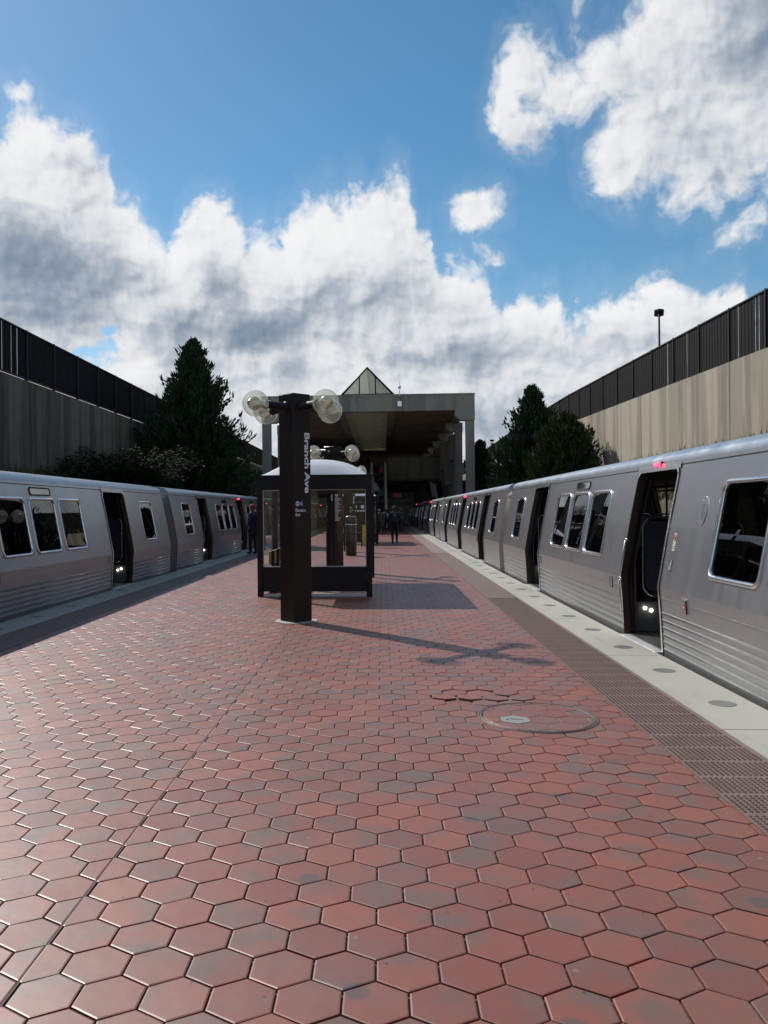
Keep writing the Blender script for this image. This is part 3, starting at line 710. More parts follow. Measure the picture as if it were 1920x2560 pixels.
def make_car(BAYS):
    WINS = [(c + k * 1.235, 1.10) for c in BAYS for k in (-1, 0, 1)] + [(-9.35, 1.08), (9.35, 1.08)]
    root = empty('subway_car', (0, 0, 0), 'brushed steel subway car', 'subway car')
    # ---- body shell
    b = MB()
    ys = sorted(set([-HALF, HALF] + [d + s * DW for d in DOORS for s in (-1, 1)] + [w + s * (ww / 2 - .045) for w, ww in WINS for s in (-1, 1)] + [d + s * 3.0 for d in (-7.05, 0, 7.05) for s in (-1, 1) if abs(d + s * 3) < HALF]))
    zs = [-.36, 0, .50, .76, WZ0 + .045, 1.45, WZ1 - .045, DZ, 2.21]
    for s in (-1, 1):
        for i in range(len(ys) - 1):
            ym = (ys[i] + ys[i + 1]) / 2
            for j in range(len(zs) - 1):
                zm = (zs[j] + zs[j + 1]) / 2
                if any(abs(ym - d) < DW for d in DOORS) and 0 < zm < DZ: continue
                if any(abs(ym - w) < ww / 2 - .05 for w, ww in WINS) and WZ0 + .04 < zm < WZ1 - .04: continue
                q = [side_pt(s, ys[i], zs[j]), side_pt(s, ys[i + 1], zs[j]), side_pt(s, ys[i + 1], zs[j + 1]), side_pt(s, ys[i], zs[j + 1])]
                b.add(q, [(0, 1, 2, 3) if s > 0 else (3, 2, 1, 0)], 0)
        # rounded ribs along the skirt, interrupted by the doors
        for k in range(6):
            z = .045 + k * .083
            segs = []; y = -HALF
            for d in DOORS: segs.append((y, d - DW - .05)); y = d + DW + .05
            segs.append((y, HALF))
            for (y0, y1) in segs:
                pr = [(hw(z - .020), z - .020), (hw(z - .014) + .0032, z - .012), (hw(z) + .0048, z), (hw(z + .014) + .0032, z + .012), (hw(z + .020), z + .020)]
                pts = [(s * x, z_) for x, z_ in pr]
                vs = [(x, y0, z_) for x, z_ in pts] + [(x, y1, z_) for x, z_ in pts]
                b.add(vs, [(i, i + 1, 6 + i, 5 + i) for i in range(4)] + [(0, 1, 2, 3, 4), (9, 8, 7, 6, 5)], 0, True)
        # fine seams and the drip rail below the roof
        for (z, h, o) in ((.635, .006, .004), (2.165, .006, .005)):
            for (y0, y1) in ([(-HALF, HALF)] if z > 2 else segs):
                x = hw(z) + o; vs = [(s * (x - .012), y0, z - h), (s * x, y0, z - h), (s * x, y0, z + h), (s * (x - .012), y0, z + h)]
                vs += [(v[0], y1, v[2]) for v in vs]
                b.add(vs, [(0, 1, 5, 4), (1, 2, 6, 5), (2, 3, 7, 6), (0, 3, 2, 1), (4, 5, 6, 7)], 1 if z > 2 else 0)
    # end walls
    for e in (-1, 1):
        pl = [(-hw(z), z) for z in (-.36, 0, .5, .76, 1.45, 2.12, 2.21)]
        poly = pl + [(-p[0], p[1]) for p in pl[::-1]]
        b.prism(poly, 'y', e * HALF - e * .02, e * HALF, 0)
    b.build('body', [M['steel'], M['under']], root, fixn=False)
    # ---- roof
    rp = [(1.272, 2.21), (1.262, 2.262), (1.225, 2.302), (1.14, 2.352), (.93, 2.395), (.5, 2.43), (0, 2.445)]
    poly = rp + [(-x, z) for x, z in rp[::-1][1:]]
    b = MB(); n = len(poly); vs = [(x, -HALF, z) for x, z in poly] + [(x, HALF, z) for x, z in poly]
    b.add(vs, [(i, n + i, n + i + 1, i + 1) for i in range(n - 1)], 0, True); b.add(vs, [tuple(range(n))[::-1], tuple(range(n, 2 * n))], 0)
    rf = b.build('roof', M['roof'], root)
    # ---- lining: floor, ceiling and inner walls
    b = MB(); b.box(-1.46, 1.46, -HALF + .03, HALF - .03, -.06, .015, 1); b.box(-1.22, 1.22, -HALF + .03, HALF - .03, 2.14, 2.19, 0)
    for s in (-1, 1):
        yy = sorted(set([-HALF + .03, HALF - .03] + [d + t * (DW + .55) for d in DOORS for t in (-1, 1)]))
        def inner(y0, y1, z0, z1, w=.13):
            a, c = hw(z0) - w, hw(z1) - w
            b.add([(s * a, y0, z0), (s * a, y1, z0), (s * c, y1, z1), (s * c, y0, z1), (s * (a - .02), y0, z0), (s * (a - .02), y1, z0), (s * (c - .02), y1, z1), (s * (c - .02), y0, z1)],
                  [(0, 1, 2, 3), (4, 5, 6, 7), (0, 1, 5, 4), (3, 2, 6, 7), (1, 2, 6, 5), (0, 3, 7, 4)], 0)
        edges = [-HALF + .03] + [x for d in DOORS for x in (d - DW, d + DW)] + [HALF - .03]
        for i in range(0, len(edges), 2):
            y0, y1 = edges[i], edges[i + 1]; inner(y0, y1, .0, .95); inner(y0, y1, 1.95, 2.14)
            ws = sorted([w for w in WINS if y0 < w[0] < y1]); y = y0
            for w, ww in ws: inner(y, w - ww / 2 + .03, .95, 1.95); y = w + ww / 2 - .03
            inner(y, y1, .95, 1.95)
    b.build('interior_lining', [M['interior'], M['cfloor']], root)
    # ---- windows: rounded polished frame with a pane (sub-part) set in it
    def onside(s, pts, off):
        return [(s * (hw(z) + off), y, z) for (y, z) in pts]
    for s in (-1, 1):
        for (w, ww) in WINS:
            f = MB(); H = WZ1 - WZ0; cz = (WZ0 + WZ1) / 2
            rings = [(rrect(ww, H, .12, 6, w, cz), .001), (rrect(ww - .012, H - .012, .115, 6, w, cz), .016), (rrect(ww - .080, H - .080, .085, 6, w, cz), .018), (rrect(ww - .095, H - .095, .08, 6, w, cz), .002), (rrect(ww - .105, H - .105, .078, 6, w, cz), -.03)]
            n = len(rings[0][0]); vs = []
            for r, off in rings: vs += onside(s, r, off)
            f.add(vs, [(k * n + i, k * n + (i + 1) % n, (k + 1) * n + (i + 1) % n, (k + 1) * n + i) for k in range(4) for i in range(n)], 0, True)
            fo = f.build('window_frame', M['steel_b'], root)
            g = MB(); r = rrect(ww - .098, H - .098, .079, 6, w, cz); g.add(onside(s, r, -.006), [tuple(range(n))], 0)
            g.build('pane', M['cglass'], fo, fixn=False)
        # destination sign over the middle window of each bay
        for c in BAYS:
            f = MB(); w_, h_, zc = .86, .150, 2.052
            rings = [(rrect(w_, h_, .05, 5, c, zc), .0), (rrect(w_ - .01, h_ - .01, .048, 5, c, zc), .014), (rrect(w_ - .05, h_ - .045, .035, 5, c, zc), .014), (rrect(w_ - .055, h_ - .05, .033, 5, c, zc), .004)]
            n = len(rings[0][0]); vs = []
            for r, off in rings: vs += onside(s, r, off)
            f.add(vs, [(k * n + i, k * n + (i + 1) % n, (k + 1) * n + (i + 1) % n, (k + 1) * n + i) for k in range(3) for i in range(n)], 0)
            fo = f.build('destination_sign', M['rubber'], root)
            g = MB(); g.add(onside(s, rrect(w_ - .052, h_ - .047, .033, 5, c, zc), .0055), [tuple(range(n))], 0); g.build('pane', M['sign_glass'], fo, fixn=False)
        # doorways
        for d in DOORS:
            f = MB()
            def strip(path, wo, wi, m=0):
                """a band following the opening edge: outer offset wo, inner offset wi, depth inwards"""
                n = len(path)
                A_ = [(s * (hw(z) + .010), y + (ny * wo), z + nz * wo) for (y, z, ny, nz) in path]
                B_ = [(s * (hw(z) + .014), y - ny * .0, z) for (y, z, ny, nz) in path]
                C_ = [(s * (hw(z) - .13), y - ny * wi, z - nz * wi) for (y, z, ny, nz) in path]
                vs = A_ + B_ + C_
                f.add(vs, [(i, i + 1, n + i + 1, n + i) for i in range(n - 1)], 0, True)
                f.add(vs, [(n + i, n + i + 1, 2 * n + i + 1, 2 * n + i) for i in range(n - 1)], 1, True)
            path = [(d - DW, z, -1, 0) for z in (-.02, .25, .5, .76, 1.1, 1.6, 2.02)]
            for k in range(1, 6):
                a = R(180 - 90 * k / 6); path.append((d - DW + .10 + .10 * math.cos(a), 2.02 + .10 * math.sin(a), math.cos(a), math.sin(a)))
            top = [(d - DW + .10, DZ - .01, 0, 1)]
            right = [(2 * d - y, z, -ny, nz) for (y, z, ny, nz) in path[::-1]]
            full = path + top + [(d + DW - .10, DZ - .01, 0, 1)] + right
            strip(full, .035, .02)
            # little lip of steel over the doorway that catches the light
            f.add([side_pt(s, d - DW - .04, 2.125, .012), side_pt(s, d + DW + .04, 2.125, .012), side_pt(s, d + DW + .04, 2.205, .02), side_pt(s, d - DW - .04, 2.205, .02)], [(0, 1, 2, 3)], 0)
            fo = f.build('door_frame', [M['steel_b'], M['jamb']], root)
            t = MB(); t.box(min(s * 1.36, s * 1.585), max(s * 1.36, s * 1.585), d - DW + .02, d + DW - .02, -.035, .004, 0, .004)
            for k in range(22): t.box(min(s * 1.47, s * 1.50), max(s * 1.47, s * 1.50), d - DW + .06 + k * .06, d - DW + .09 + k * .06, .002, .007)
            t.build('threshold', M['sill'], root)
            # inside: pocketed leaves either side, draught screen with bent rail, poles
            for e in (-1, 1):
                lf = MB()
                y0, y1 = d + e * (DW - .07), d + e * (DW + .45)
                for (z0, z1) in ((.02, .76), (.76, 1.45), (1.45, 2.1)):
                    a, c = hw(z0) - .075, hw(z1) - .075
                    lf.add([(s * a, y0, z0), (s * a, y1, z0), (s * c, y1, z1), (s * c, y0, z1), (s * (a - .035), y0, z0), (s * (a - .035), y1, z0), (s * (c - .035), y1, z1), (s * (c - .035), y0, z1)],
                           [(0, 1, 2, 3), (4, 5, 6, 7), (0, 3, 7, 4), (1, 2, 6, 5)])
                lf.build('open_door_leaf', M['jamb'], root)
            for e in (-1, 1):
                sc = MB(); yy = d + e * (DW + .10)
                r = rrect(.56, .94, .12, 5, s * .93, 1.02); sc.prism(r, 'y', yy - .010, yy + .010, 0)
                so_ = sc.build('draught_screen', M['wscreen'], root)
                rl = MB(); r = rrect(.64, 1.04, .15, 6, s * .93, 1.02); rl.tube([(x, yy - e * .03, z) for x, z in r], .016, 8, 0, close=True)
                rl.tube([(s * 1.02, yy - e * .03, .5), (s * 1.0, yy - e * .03, .30), (s * .98, yy, .016)], .014, 6)
                rl.build('grab_rail', M['pole'], so_)
                st_ = MB(); x0, x1 = sorted((s * .66, s * 1.34)); st_.box(x0, x1, yy - .03, yy + .03, .016, .42, 0, .01); hs_ = st_.build('glint_panel', M['interior'], root)
                for (lx, lz) in ((1.23, .335), (1.15, .305)):
                    lm = MB(); lm.sphere((s * lx, yy - e * .045, lz), .024, 10, 6); lm.build('glint_ball', M['glint_glow'], hs_)  # glowing balls added as the sun's glints low in the doorway, no lamps
        # indicator lamp over the middle door
        lb = MB(); x = hw(2.19)
        lb.sphere((s * (x + .03), -.05, 2.20), .032, 12, 8, 0); lb.sphere((s * (x + .03), .055, 2.20), .026, 12, 8, 0)
        lb.box(min(s * x, s * (x + .022)), max(s * x, s * (x + .022)), -.11, .11, 2.165, 2.235, 1)
        lb.build('indicator_lamp', [M['red_led'], M['rubber']], root)
        # small fittings: oval speaker, stickers, alarm box, emergency handle covers
        sp = MB(); cy, cz = -1.62, 1.63
        for (r1, off) in ((1.0, .001), (.96, .006)):
            pass
        ring = [(cy + .085 * math.cos(2 * math.pi * k / 24), cz + .155 * math.sin(2 * math.pi * k / 24)) for k in range(24)]
        ring2 = [(cy + .078 * math.cos(2 * math.pi * k / 24), cz + .148 * math.sin(2 * math.pi * k / 24)) for k in range(24)]
        vs = onside(s, ring, 0) + onside(s, ring2, .008)
        sp.add(vs, [(i, (i + 1) % 24, 24 + (i + 1) % 24, 24 + i) for i in range(24)] + [tuple(range(24, 48))])
        for a in range(0, 360, 60):
            p = (cy + .068 * math.cos(R(a)), cz + .132 * math.sin(R(a))); sp.lathe([(.006, 0), (.005, .004), (.0001, .005)], onside(s, [p], .008)[0], 8, 0, (s, 0, 0))
        for gi in range(5):
            for gj in range(9): sp.lathe([(.0045, .0005), (.0001, .0005)], onside(s, [(cy - .03 + gi * .015, cz - .07 + gj * .0175)], .0085)[0], 6, 1, (s, 0, 0))
        sp.build('speaker_grille', [M['steel'], M['rubber']], root)
    for s in (-1, 1):
        for y in (1.2, 6.12, -6.1):
            z0 = .58
            b = MB(); vs = onside(s, [(y - .055, z0), (y + .055, z0), (y + .055, z0 + .135), (y - .055, z0 + .135)], .004)
            b.add(vs, [(0, 1, 2, 3)], 0)
            for (a, c) in (((y - .055, z0), (y + .055, z0)), ((y - .055, z0 + .135), (y + .055, z0 + .135)), ((y - .055, z0), (y - .055, z0 + .135)), ((y + .055, z0), (y + .055, z0 + .135))):
                b.tube(onside(s, [a, c], .004), .004, 5, 1)
            b.build('access_flap', [M['steel'], M['under']], root)

    # ---- seats, poles
    for y in [x for x in [-10.2, -9.2, -8.4, -5.4, -4.5, -3.6, -2.7, -1.8, 1.8, 2.7, 3.6, 4.5, 5.4, 8.4, 9.2, 10.2]]:
        for s in (-1, 1):
            b = MB(); x0, x1 = sorted((s * .45, s * 1.33)); b.box(x0, x1, y - .22, y + .22, .38, .46, 0, .02); b.box(x0, x1, y + .18, y + .26, .46, 1.05, 0, .03); b.build('seat', M['seat'], root)
    for y in (-8, -6, -4.5, -2.7, -1, 1, 2.7, 4.5, 6, 8):
        b = MB(); b.tube([(.38 if int(y * 2) % 2 else -.38, y, .02), (.38 if int(y * 2) % 2 else -.38, y, 2.13)], .018, 8); b.build('grab_pole', M['pole'], root)
    for x in (-.45, .45): b = MB(); b.tube([(x, -10.5, 1.98), (x, 10.5, 1.98)], .016, 8); b.build('ceiling_rail', M['pole'], root)
    # ---- underframe with wheels
    b = MB(); b.box(-1.30, 1.30, -HALF + .4, HALF - .4, -.78, -.36)
    for y in (-8.6, -6.5, 6.5, 8.6):
        for x in (-.75, .75): b.lathe([(.001, -.06), (.33, -.06), (.36, -.02), (.36, .06), (.001, .06)], (x, y, -.75), 20, 0, (1, 0, 0))
    b.build('underframe', M['under'], root)
    # ---- rubber barrier to the next car
    b = MB()
    for s in (-1, 1):
        x = 1.44
        b.prism([(s * (hw(-.36) - .06), -.36), (s * (hw(.76) - .05), .76), (s * (hw(2.12) - .06), 2.15), (s * (hw(2.12) - .24), 2.15), (s * (hw(.76) - .25), .76), (s * (hw(-.36) - .25), -.36)], 'y', HALF + .002, HALF + .738)
        for k in range(4): b.tube([(s * (hw(z) - .028), HALF + .13 + k * .16, z) for z in (-.34, .1, .76, 1.4, 2.1)], .022, 8)
        b.sphere((s * (hw(2.0) - .06), HALF + .2, 2.0), .10, 14, 8)
    b.box(-.55, .55, HALF + .002, HALF + .738, .0, 2.1)
    b.build('gangway_barrier', M['gangway'], root)
    return root
M['sill'] = plain('ribbed_aluminium_sill', (.55, .55, .54), .45, .3, .2)
def _sg():
    m, nt, b, L = newmat('sign_glass'); b.inputs['Base Color'].default_value = (.02, .022, .025, 1); b.inputs['Roughness'].default_value = .04; b.inputs['Coat Weight'].default_value = 1.0; b.inputs['Coat Roughness'].default_value = .02
    b.inputs['Specular IOR Level'].default_value = 1.0; return m
M['sign_glass'] = _sg()
CXR, CXL = 4.715, -7.40
YR0, YL0 = 10.0, 10.6
car0 = make_car((-3.76, 3.58)); carL = make_car((-3.2, 3.2)); index_kids()
def stickers(loc_y, side_x):
    """notices beside the middle doorway of the nearest car"""
    s = -1
    def P(pts, off): return [(side_x + s * (hw(z) + off), loc_y + y, z) for (y, z) in pts]
    return P
LAB_R = ['nearest steel car on the right, with oval grille and stickers beside its open door', 'second car of the right-hand train, just past the first car joint',
         'third car of the right-hand train, small and sunlit well down the platform', 'fourth car of the right-hand train, partly under the station roof', 'fifth car of the right-hand train, in shadow under the station roof', 'farthest car of the right-hand train, deep in the station']
LAB_L = ['nearest steel car on the left, shaded, with wide windows and an open door', 'second car of the left-hand train, its middle door being entered by a person',
         'third car of the left-hand train, mostly hidden behind the glass shelter', 'fourth car of the left-hand train, far down beyond the shelters', 'fifth car of the left-hand train, in shadow under the station roof', 'farthest car of the left-hand train, deep under the station roof']
CARS_R, CARS_L = [], []
for i in range(6):
    if i == 0: car0.location = (CXR, YR0, 0); car0['label'] = LAB_R[0]; car0['group'] = 'cars of the two trains'; c = car0
    else: c = copy_tree(car0, None, (CXR, YR0 + 22.86 * i, 0), LAB_R[i])
    CARS_R.append(c)
for i in range(6):
    if i == 0: carL.location = (CXL, YL0, 0); carL['label'] = LAB_L[0]; carL['group'] = 'cars of the two trains'; c = carL
    else: c = copy_tree(carL, None, (CXL, YL0 + 22.86 * i, 0), LAB_L[i])
    CARS_L.append(c)

def signs_on_car(c):
    """no-smoking, wheelchair and alarm notices on the nearest car's platform side"""
    s = -1
    def P(y, z, off): return (s * (hw(z) + off), y, z)
    def plate(name, y, z, w, h, mat, off=.003, rr=.008):
        b = MB(); r = rrect(w, h, rr, 3, y, z); n = len(r)
        b.add([P(a, q, 0) for a, q in r] + [P(a, q, off) for a, q in r], [(i, (i + 1) % n, n + (i + 1) % n, n + i) for i in range(n)] + [tuple(range(n, 2 * n))])
        return b.build(name, mat, c)
    y0 = -.0
    wh = M['white_vinyl']; red = plain('red_sign_ink', (.45, .04, .03), .5)
    a = plate('no_smoking_sticker', -.97, 1.285, .085, .20, plain('pale_sticker', (.45, .40, .38), .5))
    b = MB(); pts = [P(-.97 + .030 * math.cos(t), 1.335 + .034 * math.sin(t), .0045) for t in [2 * math.pi * k / 24 for k in range(24)]]
    b.tube(pts, .0045, 5, 0, close=True); b.tube([P(-.97 - .02, 1.31, .0045), P(-.97 + .02, 1.36, .0045)], .0035, 5, 0); b.tube([P(-.995, 1.335, .004), P(-.945, 1.335, .004)], .003, 5, 1)
    for k in range(2): b.tube([P(-1.0, 1.235 - k * .022, .004), P(-.945, 1.235 - k * .022, .004)], .003, 4, 1)
    b.build('symbol', [red, M['rubber']], a)
    a = plate('wheelchair_sticker', -.97, 1.02, .085, .135, plain('grey_blue_sticker', (.05, .075, .10), .5))
    b = MB(); pts = [P(-.962 + .022 * math.cos(t), 1.00 + .024 * math.sin(t), .0045) for t in [R(-200 + 250 * k / 20) for k in range(21)]]
    b.tube(pts, .004, 5, 0); b.tube([P(-.975, 1.055, .0045), P(-.975, 1.018, .0045), P(-.955, 1.018, .0045), P(-.943, .985, .0045)], .0045, 5, 0)
    b.lathe([(.008, 0), (.007, .002), (.0001, .002)], P(-.975, 1.068, .003), 10, 0, (s, 0, 0)); b.tube([P(-.975, 1.038, .0045), P(-.955, 1.038, .0045)], .0035, 5, 0)
    b.build('symbol', wh, a)
    # recessed alarm box with a red mark
    a = plate('alarm_box', -1.47, .62, .155, .185, M['steel_b'], .006, .012)
    b = MB(); r = rrect(.125, .150, .008, 3, -1.47, .62); n = len(r); b.add([P(u, v, .0065) for u, v in r] + [P(u, v, .010) for u, v in r], [(i, (i + 1) % n, n + (i + 1) % n, n + i) for i in range(n)] + [tuple(range(n, 2 * n))], 0)
    b.tube([P(-1.53, .55, .012), P(-1.53, .69, .012)], .006, 6, 1)
    q = [P(u, v, .0115) for (u, v) in ((-1.495, .59), (-1.445, .59), (-1.445, .65), (-1.495, .65))]; b.add(q, [(0, 1, 2, 3)], 2)
    b.add([P(-1.482, .605, .0125), P(-1.458, .605, .0125), P(-1.47, .635, .0125)], [(0, 1, 2)], 3)
    b.build('alarm_flap', [M['steel'], M['under'], red, wh], a)
    # chained grab handles on the left jamb of the doorway
    b = MB(); yj = DW - .0
    for (z0, z1) in ((.80, 1.25), (.28, .74)):
        b.tube([(s * (hw(z0) + .00), yj - .02, z0), (s * (hw(z0) + .045), yj - .03, z0 + .03), (s * (hw(z1) + .045), yj - .03, z1 - .03), (s * hw(z1), yj - .02, z1)], .010, 8)
        b.sphere((s * (hw(z1) + .02), yj - .03, z1), .022, 8, 6)
    b.build('jamb_handle', M['steel_b'], c)
signs_on_car(CARS_R[0])
index_kids()
# ------------------------------------------------------------------ lettering
def text_on(name, body, parent, origin, right, up, w=None, h=None, depth=.002, mat=None, bold=.012):
    """lettering with its lower-left corner at origin; the line runs along right, capitals point along up; scaled to w x h"""
    cu = bpy.data.curves.new(name, 'FONT'); cu.body = body; cu.size = 1.0; cu.extrude = 0.0; cu.offset = bold; cu.resolution_u = 3
    t = bpy.data.objects.new(name, cu); COL.objects.link(t); dg = bpy.context.evaluated_depsgraph_get()
    me = bpy.data.meshes.new_from_object(t.evaluated_get(dg)); bpy.data.objects.remove(t); bpy.data.curves.remove(cu)
    xs = [v.co.x for v in me.vertices]; ysv = [v.co.y for v in me.vertices]; x0, x1, y0, y1 = min(xs), max(xs), min(0, min(ysv)), max(ysv)
    sy = h / y1; sx = w / (x1 - x0) if w else sy
    O = Vector(origin); r = Vector(right).normalized(); u = Vector(up).normalized(); nrm = r.cross(u)
    for v in me.vertices: v.co = O + r * (v.co.x - x0) * sx + u * v.co.y * sy + nrm * depth
    me.materials.clear(); me.materials.append(mat or M['white_vinyl']); me.name = name
    o = bpy.data.objects.new(name, me); COL.objects.link(o); o.parent = parent; return o

# ------------------------------------------------------------------ lamp pylons
PYL_H = 3.42; PS = .34; AZ_ = 3.235
def make_pylon(loc, label, kind):
    root = empty('lamp_pylon', loc, label, 'lamp post', 'lamp pylons along the platform')
    d = PS / 2; rot = Matrix.Rotation(R(45), 3, 'Z')
    b = MB(); b.box(-d, d, -d, d, .012, PYL_H, 0, .006); b.box(-d + .004, d - .004, -d + .004, d - .004, PYL_H, PYL_H + .004)
    for v_i in range(len(b.v)): b.v[v_i] = tuple(rot @ Vector(b.v[v_i]))
    b.build('column', M['bronze'], root)
    b = MB(); N = 8; b.prism([(.34 * math.cos(R(45 * k + 22.5)), .34 * math.sin(R(45 * k + 22.5))) for k in range(8)], 'z', .001, .010)
    b.build('base_plate', M['base_con'], root)
    for k in range(4):
        a = R(45 + 90 * k); u = Vector((math.cos(a), math.sin(a), 0)); c = Vector((0, 0, AZ_))
        f = MB(); f.lathe([(.075, d - .001), (.075, d + .012), (.058, d + .020), (.056, .52), (.064, .525), (.066, .56), (.030, .565)], c, 20, 0, u)
        ar = f.build('lamp_arm', M['bronze'], root)
        g = MB(); gc = c + u * .72; g.sphere(gc, .192, 32, 20); g.build('globe', M['globe'], ar)
        g = MB(); g.lathe([(.030, .555), (.055, .60), (.062, .65), (.090, .69), (.104, .735), (.085, .80), (.030, .85)], c, 18, 0, u)
        g.lathe([(.05, .56), (.045, .60), (.012, .60)], c, 12, 1, u)
        g.build('reflector', [M['lamp_in'], M['lamp_gr']], ar)
        # glass nipple at the foot of the globe
    # writing: right-hand front face and left-hand front face
    up = Vector((0, 0, 1))
    fr = Vector((math.cos(R(45)), math.sin(R(45)), 0)); fl = Vector((-math.cos(R(45)), math.sin(R(45)), 0))    # along the two faces, away from the front edge
    front = Vector((0, -d * math.sqrt(2), 0))
    def sign(face, z_top, u0, z_txt=True):
        """vertical station name, arrow roundel, access symbol and two lines of text"""
        r_ = fr if face == 'R' else -fl; n = Vector((1, -1, 0)).normalized() if face == 'R' else Vector((-1, -1, 0)).normalized()
        O = front if face == 'R' else front + fl * PS
        def Q(u, z, off=.003): return O + r_ * u + up * z + n * off
        text_on('station_name', 'Branch Ave', root, Q(.222, 2.84, .0), -up, r_, w=.905, h=.098, depth=.0035, mat=M['white_vinyl'], bold=.034)
        rp = empty_part = MB(); c = Q(.075, 1.775); N = 28
        def disc(b, c, r0, r1, m, off):
            vs = [c + n * off + (r_ * math.cos(2 * math.pi * k / N) + up * math.sin(2 * math.pi * k / N)) * r for r in (r0, r1) for k in range(N)]
            b.add(vs, [(k, (k + 1) % N, N + (k + 1) % N, N + k) for k in range(N)], m)
        disc(rp, c, .036, .0005, 0, .001)
        ar = [(-.022, .006), (.004, .006), (-.006, .018), (.004, .018), (.024, 0), (.004, -.018), (-.006, -.018), (.004, -.006), (-.022, -.006)]
        rp.add([c + n * .0022 + r_ * x + up * z for x, z in ar], [(0, 1, 7, 8), (1, 2, 3, 4), (7, 4, 5, 6), (1, 4, 7)], 1)
        rp.build('arrow_roundel', [M['white_vinyl'], M['bronze2']], root)
        bl = MB(); c = Q(.152, 1.777)
        bl.add([c + r_ * x + up * z for x, z in ((-.028, -.033), (.028, -.033), (.028, .033), (-.028, .033))], [(0, 1, 2, 3)], 0)
        pt = [c + n * .002 + r_ * (-.002 + .013 * math.cos(t)) + up * (-.009 + .013 * math.sin(t)) for t in [R(-190 + 250 * k / 14) for k in range(15)]]
        bl.tube(pt, .0024, 4, 1); bl.tube([c + n * .002 + r_ * x + up * z for x, z in ((-.008, .018), (-.008, -.001), (.006, -.001), (.012, -.018))], .0026, 4, 1)
        bl.lathe([(.005, 0), (.0001, .001)], c + n * .002 + r_ * -.008 + up * .024, 8, 1, n)
        bl.build('access_symbol', [M['blue_vinyl'], M['white_vinyl']], root)
        text_on('elevator_text', 'Elevator,', root, Q(.038, 1.655, .0), r_, up, w=.205, h=.048, depth=.0035, bold=.016)
        text_on('exit_text', 'Exit', root, Q(.038, 1.590, .0), r_, up, w=.088, h=.046, depth=.0035, bold=.016)
    def listing(face):
        r_ = fr if face == 'R' else -fl; n = Vector((1, -1, 0)).normalized() if face == 'R' else Vector((-1, -1, 0)).normalized()
        O = front if face == 'R' else front + fl * PS
        def Q(u, z, off=.003): return O + r_ * u + up * z + n * off
        b = MB(); N = 24; c = Q(.10, 2.10); rnd = random.Random(4)
        b.add([c + (r_ * math.cos(2 * math.pi * k / N) + up * math.sin(2 * math.pi * k / N)) * .05 for k in range(N)], [tuple(range(N))], 0)
        ar = [(-.006, -.03), (-.006, .006), (-.018, -.004), (-.018, .008), (0, .03), (.018, .008), (.018, -.004), (.006, .006), (.006, -.03)]
        b.add([c + n * .002 + r_ * x + up * z for x, z in ar], [(0, 1, 7, 8), (1, 2, 3, 4), (7, 4, 5, 6), (1, 4, 7)], 1)
        z = 2.02
        for k in range(25):
            w = rnd.uniform(.09, .21); x = .04
            while x < .04 + w:
                l = rnd.uniform(.012, .045); b.add([Q(x, z), Q(x + l, z), Q(x + l, z + .013), Q(x, z + .013)], [(0, 1, 2, 3)], 0); x += l + .006
            z -= .0265
        b.build('station_list', [M['white_vinyl'], M['bronze2']], root)
    if kind == 'A': sign('R', 2.8, .6)
    if kind == 'B': sign('L', 2.8, .6); listing('R')
    if kind == 'C': sign('R', 2.8, .6)
    return root
PY = [(11.93, 'nearest brown lamp pylon, with large white lettering down its side', 'A'),
      (21.8, 'second lamp pylon, just behind the near shelter, bearing an arrow and long white list', 'B'),
      (31.7, 'third brown lamp pylon, between the cylinder bin and the second shelter', 'C'),
      (41.6, 'fourth brown lamp pylon, behind the front wall of the second shelter', 'A'),
      (51.5, 'farthest lamp pylon, just before the station roof', 'A')]
for y, lab, k in PY: make_pylon((JX, y, 0), lab, k)

